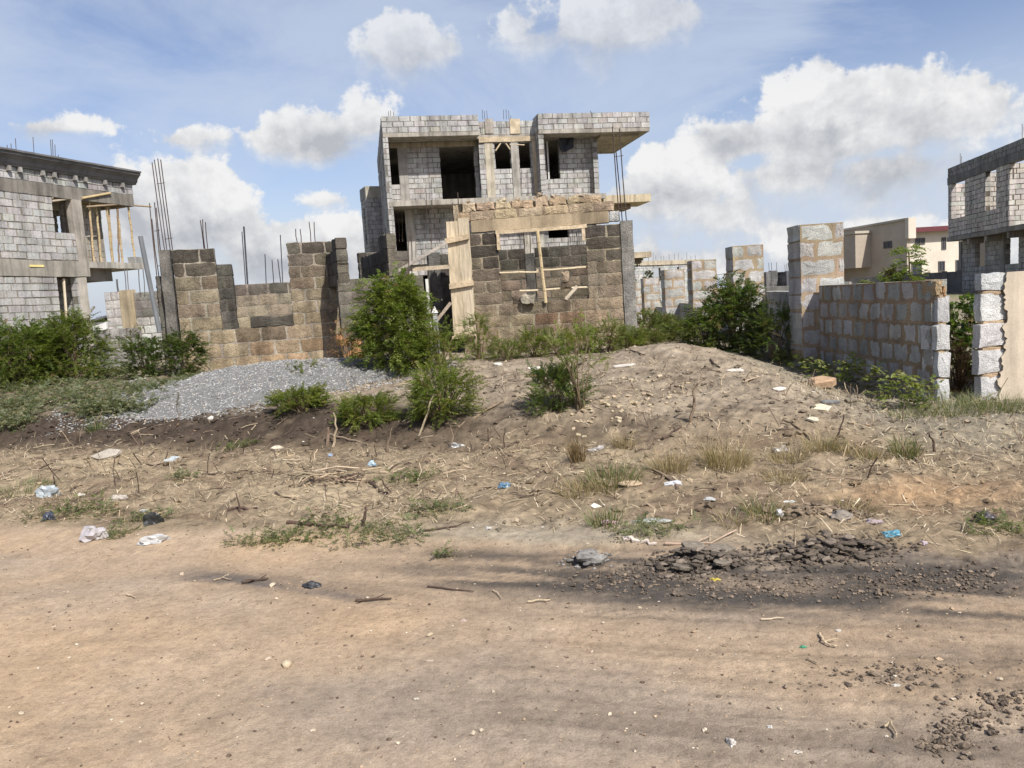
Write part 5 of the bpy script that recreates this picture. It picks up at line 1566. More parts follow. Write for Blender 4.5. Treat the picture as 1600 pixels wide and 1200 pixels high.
def blades(mb, base, h, lean, w, col, curve=.35):
    """grass blades, three points each"""
    n = len(base); base = np.asarray(base, float); h = np.asarray(h, float).reshape(n, 1)
    a = NR.uniform(0, 2 * np.pi, n); s = np.stack([np.cos(a), np.sin(a), 0 * a], -1) * w
    up = np.array([0, 0, 1.0]); lean = np.asarray(lean, float)
    m = base + up * h * .55 + lean * h * .35; t = base + up * h * (1 - curve * .5) + lean * h
    V = np.stack([base - s, base + s, m + s * .8, m - s * .8, t], 1)
    idx = np.arange(n)[:, None] * 5
    mb.bulk(V.reshape(-1, 3), np.concatenate([idx + 0, idx + 1, idx + 2, idx + 3], 1), np.repeat(col, 5, 0))
    k = len(mb.av) - 1
    V2 = np.stack([m - s * .8, m + s * .8, t, t], 1)[:, :3].reshape(-1, 3)
    mb.bulk(V2, np.arange(len(V2)).reshape(-1, 3), np.repeat(col, 3, 0))


def tuft(name, p, r, h, n, col, label, cat='grass tuft', group=None, spread=.6, w=.0035, green=0, gcol=(.10, .13, .04)):
    b = np.array(p); a = NR.uniform(0, 6.28, n); q = np.sqrt(NR.rand(n)) * r
    base = np.stack([b[0] + np.cos(a) * q, b[1] + np.sin(a) * q, 0 * a], -1); base[:, 2] = H(base[:, 0], base[:, 1]) - .01
    lean = np.stack([np.cos(a), np.sin(a), 0 * a], -1) * (spread * (q / r)[:, None]) + NR.normal(0, .28, (n, 3)) * np.array([1, 1, 0])
    cc = np.array(col)[None] * NR.uniform(.65, 1.3, (n, 1))
    g = NR.rand(n) < green
    cc[g] = np.array(gcol)[None] * NR.uniform(.7, 1.3, (g.sum(), 1))
    mb = MB(); blades(mb, base, NR.uniform(.35, 1.1, n) * h, lean, w, cc)
    tag(mb.build(name, M['grassblade'], origin=p), label, cat, group)


STRAW = (.30, .235, .135)


def tufts():
    L = [(903, 722, .06, .36, 90, .2, 0, 'upright dark brown grass clump standing alone before the mound'), (1048, 735, .13, .28, 150, .7, 0, 'brown grass clump with spreading blades, second of the row below the mound'),
         (1133, 728, .19, .32, 240, .6, 0, 'largest brown grass clump, spiky and wide, below the mound'), (975, 698, .08, .22, 80, .6, 0, 'small brown grass clump between the dark upright clump and the stones'),
         (1285, 706, .13, .22, 130, .7, .1, 'brown grass clump right of the largest one, near the orange slab'), (1235, 722, .15, .20, 130, .8, 0, 'sprawling straw clump just right of the largest brown one'),
         (1330, 708, .10, .16, 90, .8, .15, 'low straw clump left of the greenish upright one on the right'), (1413, 712, .10, .26, 120, .4, .6, 'greenish upright grass clump on the right'), (1362, 716, .11, .16, 90, .8, .1, 'small straw clump beside the greenish upright one'),
         (1225, 745, .15, .14, 110, .9, 0, 'flat straw clump below the row of brown clumps'), (955, 752, .20, .20, 260, .9, .55, 'half green, half straw grass clump in the middle of the verge'), (905, 768, .14, .17, 140, .9, .1, 'pale straw clump hanging left of the half green one'),
         (1195, 808, .13, .16, 130, .8, .35, 'green-brown grass clump beside the white litter above the mud heap'), (945, 820, .10, .18, 80, .5, .7, 'green weed clump on the verge above the white bottle'), (1330, 800, .14, .12, 100, .9, .1, 'straw clump on the right mud bank'),
         (150, 672, .10, .20, 90, .8, .9, 'yellow-green grass clump on the dark bank at the left'), (1140, 815, .1, .1, 60, .9, .3, 'small dry clump by the white strip of litter')]
    for (px, py, r, h, n, sp_, g, lb) in L:
        tuft('grass_clump', G(px, py), r * 1.05, h * .9, int(n * 1.7), STRAW if px != 903 else (.20, .14, .075), lb, 'grass clump', 'grass clumps on the verge', sp_ * 1.35, .0024, g)
    # grey-green low weeds
    for i, (px, py, r, lb) in enumerate(((642, 748, .26, 'grey-green low weed in the middle of the verge'), (285, 748, .14, 'small green weed under the twig on the left verge'), (30, 770, .34, 'green grass patch at the left edge of the verge'), (120, 800, .34, 'green grass patch right of the blue-white bag'), (235, 812, .22, 'small green patch by the black rag on the verge'),
                                    (180, 838, .16, 'green weed between the two white bags at the road edge'), (370, 700, .2, 'small grey-green weed at the foot of the dark bank'), (1010, 828, .26, 'green grass patch under the flattened bottle'), (680, 800, .25, 'green weedy patch in the middle of the verge, near the road'), (500, 832, .34, 'green mat of weeds at the road edge left of centre'), (600, 838, .30, 'green mat of weeds at the road edge, right of its neighbour'), (420, 845, .22, 'small leafy mat at the road edge'), (1500, 640, .42, 'green grass in front of the gap beside the cream wall'), (1570, 640, .36, 'green grass at the foot of the cream wall'), (1440, 650, .3, 'short green weeds before the broken panel end'), (1560, 828, .2, 'small green weed at the road edge far right'), (695, 872, .05, 'tiny green sprig on the road edge sand'))):
        p = G(px, py); tall = px in (1500, 1570)
        if tall or px in (30, 1440):
            tuft('weed_patch', p, r, .20 if tall else .10, int(1300 * r), (.24, .225, .12), lb, 'weeds', 'green patches on the verge', 1.1, .0022, .55, (.115, .145, .055)); continue
        r = r * .8; n = int(1100 * r * r) + int(150 * r) + 10
        a = NR.uniform(0, 6.28, n); q = np.sqrt(NR.rand(n)) * r * (1 + .35 * np.sin(3 * a + i)); x = p.x + np.cos(a) * q * 1.25; y = p.y + np.sin(a) * q * .75
        b = np.stack([x, y, H(x, y) + NR.rand(n) ** 2 * .07], -1); a2 = NR.uniform(0, 6.28, n)
        mb = MB(); pinnate(mb, b, np.stack([np.cos(a2), np.sin(a2), NR.uniform(.05, 1.0, n)], -1), NR.uniform(.04, .10, n), 4, .020, .0055, .15, greens(n, (.125, .150, .072) if i % 3 else (.105, .135, .05), .3))
        m = int(500 * r); a = NR.uniform(0, 6.28, m); q = np.sqrt(NR.rand(m)) * r * 1.1; x = p.x + np.cos(a) * q * 1.2; y = p.y + np.sin(a) * q * .8
        blades(mb, np.stack([x, y, H(x, y) - .005], -1), NR.uniform(.03, .10, m), NR.normal(0, .7, (m, 3)) * np.array([1, 1, 0]), .0016, np.array((.27, .24, .13))[None] * NR.uniform(.6, 1.2, (m, 1)))
        tag(mb.build('weed_patch', M['leaf'], origin=p), lb, 'weeds', 'green patches on the verge')


tufts()


def litter_straw():
    """dead straw lying over the verge and mound"""
    rs = np.random.RandomState(9); n = 120000
    x = rs.uniform(-9, 7.0, n); y = rs.uniform(3.6, 12.2, n)
    v = y + .3 * x
    dens = .55 * ss(4.82, 5.15, v) * ss(8.6, 7.4, v) * (.35 + .65 * ss(-.25, .35, fbm(x, y, 3, .9)))
    dens = dens + .24 * ss(7.6, 8.4, v) * ss(12, 10, v) * ss(-.3, .4, fbm(x, y, 3, 1.1))
    dens = dens + .30 * ss(2.6, 3.6, x) * ss(6.0, 7.0, v) * ss(9.2, 8.6, y)
    dens = dens * (1 - .8 * bumpf(x, y, 2.75, 5.25, .8, .35)) * (1 - .7 * ss(-1.2, .0, x) * ss(2.2, .8, x) * ss(5.6, 5.2, v))
    dens = dens * (1 - .7 * ss(8, 9, v) * ss(-2.2, -3.2, x))
    dens = dens * (1 - .93 * np.clip(cutmask(x, y) * 1.5, 0, 1)) * (np.abs(x) < y * .72 + .6)
    k = rs.rand(n) < dens * 1.1
    x, y = x[k], y[k]; m = len(x)
    a = rs.uniform(0, np.pi, m); L = rs.gamma(1.7, .028, m) + .014
    d = np.stack([np.cos(a), np.sin(a)], -1) * L[:, None] * .5; w = np.stack([-np.sin(a), np.cos(a)], -1) * rs.uniform(.0008, .0025, m)[:, None]
    def pt(q, dz):
        return np.stack([q[:, 0], q[:, 1], H(q[:, 0], q[:, 1]) + dz], -1)
    c = np.stack([x, y], -1); lift = rs.uniform(.004, .02, m); li2 = rs.uniform(.003, .035, m)
    V = np.stack([pt(c - d - w, lift), pt(c - d + w, lift), pt(c + d + w, li2), pt(c + d - w, li2)], 1)
    pal = np.array([(.47, .385, .25), (.36, .28, .175), (.17, .125, .08), (.60, .52, .38), (.075, .055, .04)])
    cc = pal[rs.choice(5, m, p=[.26, .22, .2, .14, .18])] * rs.uniform(.8, 1.2, (m, 1))
    mb = MB(); mb.bulk(V.reshape(-1, 3), np.arange(4 * m).reshape(-1, 4), np.repeat(cc, 4, 0))
    # short standing dead stalks
    n2 = 20000; x = rs.uniform(-9, 7, n2); y = rs.uniform(5.0, 11.5, n2); v = y + .3 * x
    dn = .55 * ss(8.0, 8.6, v) * ss(11.2, 10.4, v) * ss(-.1, .4, fbm(x, y + 4, 3, 1.4)) + ss(5.0, 5.4, v) * ss(8.8, 7.6, v) * ss(-.2, .4, fbm(x + 9, y, 3, 1.2)) + .5 * ss(2.6, 3.4, x) * ss(6.3, 7, v) * ss(9, 8.3, y)
    k = (rs.rand(n2) < dn * .9 * (1 - .9 * cutmask(x, y))) & (np.abs(x) < y * .72 + .5); x, y = x[k], y[k]; m = len(x)
    b = np.stack([x, y, H(x, y) - .005], -1)
    st = NR.get_state(); NR.seed(77)
    blades(mb, b, rs.uniform(.03, .10, m) * (1 + .7 * ss(7.8, 8.6, y + .3 * x)), rs.normal(0, .7, (m, 3)) * np.array([1, 1, 0]), .0014, pal[rs.choice(5, m)] * rs.uniform(.8, 1.2, (m, 1)))
    NR.set_state(st)
    tag(mb.build('dry_straw', M['straw'], origin=(0, 0, 0)), 'dead straw and stalks lying over the verge and mound', 'straw', None, 'stuff')


litter_straw()
# ================================================================== GRAVEL, STONES, CLODS
def stone_arrays(P, s, rs, flat=.6, colour=None, sub=0):
    """many small irregular stones, bulk (octahedron with noise, 14 verts when sub)"""
    n = len(P)
    o = np.array([(1, 0, 0), (-1, 0, 0), (0, 1, 0), (0, -1, 0), (0, 0, 1), (0, 0, -1), (.6, .6, .55), (-.6, .6, .5), (.6, -.6, .5), (-.6, -.6, .6)], float)
    f = np.array([(0, 6, 4), (6, 2, 4), (2, 7, 4), (7, 1, 4), (1, 9, 4), (9, 3, 4), (3, 8, 4), (8, 0, 4), (0, 2, 6), (2, 1, 7), (1, 3, 9), (3, 0, 8), (2, 0, 5), (1, 2, 5), (3, 1, 5), (0, 3, 5)])
    a = rs.uniform(0, 6.28, n); ca, sa = np.cos(a), np.sin(a)
    V = o[None] * rs.uniform(.65, 1.2, (n, len(o), 1)) * s[:, None, None] * np.stack([np.ones(n), rs.uniform(.55, 1, n), rs.uniform(flat * .6, flat * 1.2, n)], -1)[:, None]
    x = V[..., 0] * ca[:, None] - V[..., 1] * sa[:, None]; y = V[..., 0] * sa[:, None] + V[..., 1] * ca[:, None]
    V = np.stack([x, y, V[..., 2]], -1) + P[:, None]
    F_ = f[None] + (np.arange(n) * len(o))[:, None, None]
    return V.reshape(-1, 3), F_.reshape(-1, 3), np.repeat(colour, len(o), 0)


def gravel():
    rs = np.random.RandomState(21)
    def hz(x, y):
        u = (x + 3.55) * .96 + (y - 11.6) * .28; w = -(x + 3.55) * .28 + (y - 11.6) * .96
        r = np.sqrt((u / 2.45) ** 2 + (w / 1.55) ** 2) + .10 * fbm(x, y, 3, .9)
        return .27 * np.clip(1 - r ** 1.5, -.4, 1) + .02 * fbm(x, y, 3, 3.)
    n = 60; gx = np.linspace(-6.6, -.8, 110); gy = np.linspace(9.6, 13.6, 80)
    X, Y_ = np.meshgrid(gx, gy); hz_ = hz(X, Y_); Z = H(X, Y_) + np.where(hz_ > 0, hz_ + .01, hz_ * .6)
    ny_, nx_ = X.shape; id_ = np.arange(nx_ * ny_).reshape(ny_, nx_)
    Q = np.stack([id_[:-1, :-1], id_[:-1, 1:], id_[1:, 1:], id_[1:, :-1]], -1).reshape(-1, 4)
    keep = (hz_.ravel()[Q] > -.06).any(1)
    V = np.stack([X, Y_, Z], -1).reshape(-1, 3)
    mb = MB(); mb.bulk(V, Q[keep], np.tile((.15, .15, .145), (len(V), 1)))
    m = 38000; x = rs.uniform(-6.6, -.8, m); y = rs.uniform(9.6, 13.4, m); hh = hz(x, y)
    k = (hh > -.02) | ((hh > -.10) & (rs.rand(m) < .3)); x, y, hh = x[k], y[k], hh[k]
    z = H(x, y) + np.maximum(hh, 0) + .004
    c = np.array((.31, .31, .30))[None] * rs.uniform(.45, 1.35, (len(x), 1)); 
    br = rs.rand(len(x)) < .06; c[br] = np.array((.36, .30, .22)) * rs.uniform(.7, 1.2, (br.sum(), 1))
    V, F_, cc = stone_arrays(np.stack([x, y, z], -1), rs.uniform(.008, .020, len(x)), rs, .8, c)
    mb.bulk(V, F_, cc)
    tag(mb.build('gravel_heap', M['stone'], origin=(-3.5, 11.6, .7)), 'spread heap of blue-grey gravel in front of the left brown piers', 'gravel', None, 'stuff')


gravel()


def pebbles():
    rs = np.random.RandomState(31)
    n = 5200; y = rs.uniform(2.4, 6.2, n) ; x = rs.uniform(-.75, .75, n) * (y + .3); v = y + .3 * x
    k = v < 5.0 ; x, y = x[k], y[k]
    s = rs.gamma(1.6, .0021, len(x)) + .0015
    pal = np.array([(.44, .37, .28), (.36, .27, .18), (.13, .095, .07), (.54, .49, .40), (.24, .18, .13)])
    c = pal[rs.choice(5, len(x), p=[.14, .32, .28, .02, .24])] * rs.uniform(.8, 1.2, (len(x), 1))
    V, F_, cc = stone_arrays(np.stack([x, y, H(x, y) + s * .15], -1), s, rs, .6, c)
    mb = MB(); mb.bulk(V, F_, cc)
    # chips over the verge and the mound
    n = 3600; x = rs.uniform(-7.5, 6.5, n); y = rs.uniform(5, 12.4, n); v = y + .3 * x
    d = .3 + ss(-.1, .5, fbm(x + 3, y, 3, .8)) + 1.0 * bumpf(x, y, 1.3, 9.3, 1.5, .8)
    k = (rs.rand(n) < d * .6) & (v > 4.9) & (np.abs(x) < y * .72 + .4); x, y = x[k], y[k]
    s = rs.gamma(1.8, .0045, len(x)) + .004
    pal = np.array([(.46, .38, .27), (.36, .29, .2), (.20, .15, .11), (.58, .54, .46), (.38, .24, .15)])
    c = pal[rs.choice(5, len(x), p=[.3, .3, .18, .14, .08])] * rs.uniform(.8, 1.2, (len(x), 1))
    V, F_, cc = stone_arrays(np.stack([x, y, H(x, y) + s * .2], -1), s, rs, .6, c); mb.bulk(V, F_, cc)
    # soil clods on the verge and the mound
    n = 15000; x = rs.uniform(-8.5, 6.8, n); y = rs.uniform(5, 12.2, n); v = y + .3 * x
    d = .25 + .75 * ss(-.2, .4, fbm(x - 5, y, 3, 1.1)) + .8 * cutmask(x, y)
    k = (rs.rand(n) < d * .75) & (v > 4.95) & (np.abs(x) < y * .72 + .4); x, y = x[k], y[k]
    s = rs.gamma(1.4, .0078, len(x)) + .004
    c = ground_colour(x, y) * rs.uniform(.45, 1.15, (len(x), 1))
    V, F_, cc = stone_arrays(np.stack([x, y, H(x, y) + s * .15], -1), s, rs, .75, c); mb.bulk(V, F_, cc)
    tag(mb.build('pebbles', M['stone'], origin=(0, 0, 0)), 'tiny pebbles, crumbs and chips strewn over road and verge', 'pebbles', None, 'stuff')


pebbles()


def ico(sub):
    import bmesh
    bm = bmesh.new(); bmesh.ops.create_icosphere(bm, subdivisions=sub, radius=1)
    v = [tuple(a.co) for a in bm.verts]; f = [tuple(q.index for q in a.verts) for a in bm.faces]; bm.free(); return v, f


ICO2, ICO3 = ico(2), ico(3)


def rock(mb, p, sx, sy, sz, col, rot=0, seed=0, amp=.28, mesh=None):
    """a faceted irregular stone"""
    V, F_ = mesh or ICO2; rs = np.random.RandomState(seed + 5); o = rs.uniform(0, 50)
    q = np.array(V)
    for _ in range(7):
        n_ = rs.normal(0, 1, 3) * np.array([1, 1, .8]); n_ /= np.linalg.norm(n_)
        dd = np.maximum(q @ n_ - rs.uniform(.5, .8), 0); q = q - dd[:, None] * n_
    k = 1 + amp * .4 * fbm(q[:, 0] * 1.7 + o, q[:, 1] * 1.7 + q[:, 2] * 2.1, 3)
    x, y, z = q[:, 0] * sx * k, q[:, 1] * sy * k, q[:, 2] * sz * k
    c, s_ = math.cos(rot), math.sin(rot)
    vs = np.stack([p[0] + x * c - y * s_, p[1] + x * s_ + y * c, p[2] + z], -1)
    mb.bulk(vs, np.array(F_), np.tile(np.array(col), (len(vs), 1)))


def slab(mb, p, sx, sy, t, col, rot=0, tilt=(0, 0), seed=0, n=7):
    """an angular flat chip: an irregular polygon with thickness, tilted"""
    rs = random.Random(seed); m = Matrix.Rotation(rot, 3, 'Z') @ Matrix.Rotation(tilt[0], 3, 'X') @ Matrix.Rotation(tilt[1], 3, 'Y')
    a0 = rs.uniform(0, 6.28); P = []
    for i in range(n):
        a = a0 + 6.283 * (i + rs.uniform(-.32, .32)) / n; r = rs.uniform(.72, 1.12); P.append((math.cos(a) * sx * r, math.sin(a) * sy * r))
    vs = [Vector(p) + m @ Vector((x * rs.uniform(.9, 1.04), y * rs.uniform(.9, 1.04), -t)) for x, y in P] + [Vector(p) + m @ Vector((x, y, t * rs.uniform(.3, .7))) for x, y in P] + [Vector(p) + m @ Vector((x * .8, y * .8, t)) for x, y in P]
    fs = [tuple(range(n - 1, -1, -1)), tuple(range(2 * n, 3 * n))]
    for q in (0, n):
        for i in range(n): fs.append((q + i, q + (i + 1) % n, q + n + (i + 1) % n, q + n + i))
    mb.add(vs, fs, col)


def rocks():
    st = [(1284, 606, .15, .12, .085, (.42, .29, .185), 'orange-tan broken block slab near the creeper, largest stone on the mound'), (1283, 640, .09, .07, .02, (.60, .54, .40), 'pale cream flat slab chip below the orange slab'),
          (1298, 632, .09, .03, .03, (.16, .16, .155), 'dark grey curved chip between the orange slab and the cream chip'), (312, 579, .075, .05, .045, (.50, .41, .27), 'rounded cream stone on the gravel heap'),
          (325, 610, .11, .06, .02, (.46, .42, .33), 'flat cream slab lying on the lower gravel'), (975, 574, .16, .03, .025, (.52, .48, .42), 'long pale chip on the crest right of the sapling'), (1150, 582, .13, .035, .03, (.52, .48, .42), 'long pale chip on the right slope of the mound crest'),
          (835, 577, .11, .05, .015, (.54, .5, .43), 'flat pale chip on the crest below the hut window'), (170, 713, .14, .11, .03, (.36, .325, .27), 'large flat white slab on the left verge'), (432, 702, .07, .035, .02, (.55, .49, .38), 'pale stone at the foot of the dark bank'),
          (1218, 622 - 12, .06, .04, .02, (.56, .52, .45), 'white chip on the right part of the mound'), (905, 875 + 8, .0, .0, .0, None, ''), (778, 572, .06, .04, .03, (.6, .57, .5), 'small white chip at the shutter side of the crest'), (125, 640, .08, .04, .025, (.46, .40, .32), 'pale stone at the edge of the grey-green creepers'),
          (330, 656, .045, .035, .04, (.55, .52, .47), 'white chunk on the dark bank'), (1270, 690 - 32, .05, .035, .02, (.5, .46, .36), 'cream chip right of the stick in the ground'), (985, 768 - 10, .09, .05, .012, (.47, .36, .24), 'flat tan cardboard-like chip below the half green clump'),
          (1003, 640, .0, .0, .0, None, '')]
    for i, (px, py, sx, sy, sz, c, lb) in enumerate(st):
        if c is None: continue
        p = G(px, py); mb = MB(); (rock(mb, (p.x, p.y, p.z + sz * .45), sx, sy, sz, c, R.uniform(-.4, .4), i) if i in (3, 14) else slab(mb, (p.x, p.y, p.z + sz * .7 + sy * .10), sx * 1.2, sy * 1.25, sz * .55, c, R.uniform(-.3, .3), (R.uniform(.12, .35), R.uniform(-.15, .15)), i, 6 if i else 5))
        tag(mb.build('stone', M['stone']), lb, 'stone', 'stones on the mound and verge')
    # scatter of cream chips on the mound (px 870-1060, py 590-680)
    for i in range(90):
        px = R.gauss(985, 70); py = 632 + (px - 975) * -.30 + R.gauss(0, 19)
        if not (860 < px < 1190 and 588 < py < 690): continue
        p = G(px, py); s = R.uniform(.012, .036); mb = MB()
        slab(mb, (p.x, p.y, p.z + s * .35), s * 1.3, s * .9, s * .28, var((.44, .36, .245), .22), R.uniform(0, 3), (R.uniform(-.1, .6), R.uniform(-.4, .4)), 100 + i, R.choice((4, 5, 6)))
        tag(mb.build('stone_chip', M['stone']), 'small cream stone chip in the loose scatter on the mound slope', 'stone chip', 'cream stone chips on the mound')
    for i, (px, py, s, lb) in enumerate(((448, 1040, .030, 'broken cream stone on the lower left of the road'), (420, 1030, .018, 'small cream pebble beside the broken cream stone'), (285, 898, .02, 'pale pebble near the road edge on the left'), (34, 1116, .016, 'pale pebble at the left side of the road near the bottom'), (425, 916, .026, 'tan stone between the forked twig and the dark plastic rag'),
                                     (1000, 905 + 45, .012, 'white pebble in the dark band of the road'), (672, 1036 - 43, .018, 'pale pebble in the middle of the road'))):
        p = G(px, py); mb = MB(); rock(mb, (p.x, p.y, p.z + s * .25), s * 1.2, s * .85, s * .55, var((.44, .36, .26), .1), R.uniform(0, 3), 300 + i)
        tag(mb.build('stone', M['stone']), lb, 'stone', 'stones on the road')


rocks()


def clods():
    """broken dark mud / old asphalt heaps at the road edge"""
    for hi, (px, py, rx, ry, hh, n, col, lb) in enumerate(((1090, 880, .30, .14, .10, 120, (.115, .095, .075), 'left heap of broken dark mud crust at the road edge'), (1290, 862, .36, .17, .10, 150, (.10, .082, .064), 'larger right heap of broken dark mud crust at the road edge'),
                                                        (1285, 800, .30, .12, .05, 60, (.17, .13, .09), 'crumbly brown mud bank behind the right heap'), (920, 876, .13, .09, .07, 16, (.21, .20, .185), 'lump of broken grey concrete at the road edge, left of the mud heaps'))):
        c = G(px, py); mb = MB(); rs = random.Random(900 + hi)
        for i in range(n):
            a = rs.uniform(0, 6.28); r = math.sqrt(rs.random()); x = c.x + math.cos(a) * r * rx; y = c.y + math.sin(a) * r * ry
            s = rs.uniform(.010, .046) * (1.15 - r * .5) * (1 if hi != 3 else .8)
            z = float(H(x, y)) + max(0, 1 - r * r) * hh * rs.uniform(.15, .9)
            k = rs.uniform(.6, 1.45)
            if rs.random() < .3: k *= 1.5
            rock(mb, (x, y, z), s * rs.uniform(1, 1.7), s * rs.uniform(.7, 1.1), s * rs.uniform(.22, .55), tuple(q * k for q in col), rs.uniform(0, 3), 1000 + 100 * hi + i, .8)
        for i in range(n * 5):
            a = rs.uniform(0, 6.28); r = rs.random() * 1.5; x = c.x + math.cos(a) * r * rx; y = c.y + math.sin(a) * r * ry; s = rs.uniform(.004, .014)
            k = rs.uniform(.6, 1.5)
            rock(mb, (x, y, float(H(x, y)) + s * .3 + max(0, 1 - r) * hh * .4), s * 1.3, s, s * .7, tuple(q * k for q in col), rs.uniform(0, 3), 3000 + i % 37, .5, mesh=ICO1)
        if hi == 3: rock(mb, (c.x, c.y, c.z + .01), .11, .08, .055, col, .3, 4, .9, mesh=ICO3)
        if hi == 0:                          # tilted crust plates
            for (dx, dy, s, t_) in ((.16, .10, .13, .25), (.02, .15, .10, .45), (-.12, -.08, .07, -.2), (.12, -.07, .08, .1)):
                slab(mb, (c.x + dx, c.y + dy, float(H(c.x + dx, c.y + dy)) + .038), s * .85, s * .55, .010, (.19, .165, .13), dx * 5, (t_ * .7, .1), int(s * 1000), 8)
        tag(mb.build('mud_heap' if hi < 3 else 'concrete_lump', M['clod']), lb, 'mud heap' if hi < 3 else 'concrete lump', 'mud heaps at the road edge' if hi < 3 else None, 'stuff' if hi < 3 else None)
    # crumbled clods bottom right
    rs = np.random.RandomState(41); P = []; S_ = []
    for (px, py, sx, sy, n) in ((1520, 1130, 64, 24, 200), (1570, 1095, 46, 14, 150), (1470, 1165, 50, 16, 110), (1340, 1135, 22, 8, 9), (1180, 920, 170, 20, 650), (960, 908, 90, 16, 380), (1450, 908, 130, 20, 650), (1400, 1055, 120, 20, 200)):
        for _ in range(n):
            q = G(min(1640, px + rs.normal(0, sx * .6)), min(1205, py + rs.normal(0, sy * .6))); P.append((q.x, q.y, q.z)); S_.append(rs.gamma(2, .0027) + .0015)
    P = np.array(P); S_ = np.array(S_); P[:, 2] += S_ * .25
    c = np.array((.15, .118, .088))[None] * rs.uniform(.55, 1.6, (len(P), 1))
    V, F_, cc = stone_arrays(P, S_, rs, .75, c); mb = MB(); mb.bulk(V, F_, cc)
    tag(mb.build('mud_crumbs', M['clod'], origin=(0, 0, 0)), 'dark crumbled mud strewn on the right half of the road', 'mud crumbs', None, 'stuff')


ICO1 = ico(1)
clods()


# ================================================================== TWIGS AND STICKS
def stick(pxs, r, col, label, name='stick', lift=.012, branches=(), zs=None, group='sticks and twigs'):
    """a stick through pixels; lying ones follow the ground, standing ones get heights zs above their foot"""
    mb = MB(); pts = []
    g0 = G(*pxs[0])
    for i, q in enumerate(pxs):
        if zs is None: p = G(*q) + Vector((0, 0, lift + jit(.004)))
        else:
            p = W(q[0], q[1], g0.y + jit(.02)) if i else g0 - Vector((0, 0, .02))
        pts.append(p)
    fine = []
    for i in range(len(pts) - 1):
        for k in range(3): fine.append(pts[i].lerp(pts[i + 1], k / 3) + Vector((jit(r * .8), jit(r * .8), jit(r * .5))))
    fine.append(pts[-1]); tube(mb, fine, r, var(col, .15), 6, r2=r * .55)
    for (t, dx, dy, dz) in branches:
        a = fine[int(t * (len(fine) - 1))]; tube(mb, [a, a + Vector((dx * .5, dy * .5, dz * .6)), a + Vector((dx, dy, dz))], r * .6, var(col, .15), 5, r2=r * .3)
    tag(mb.build(name, M['bark']), label, 'stick', group)


DKW, MDW, LTW = (.085, .06, .045), (.20, .15, .105), (.40, .32, .22)


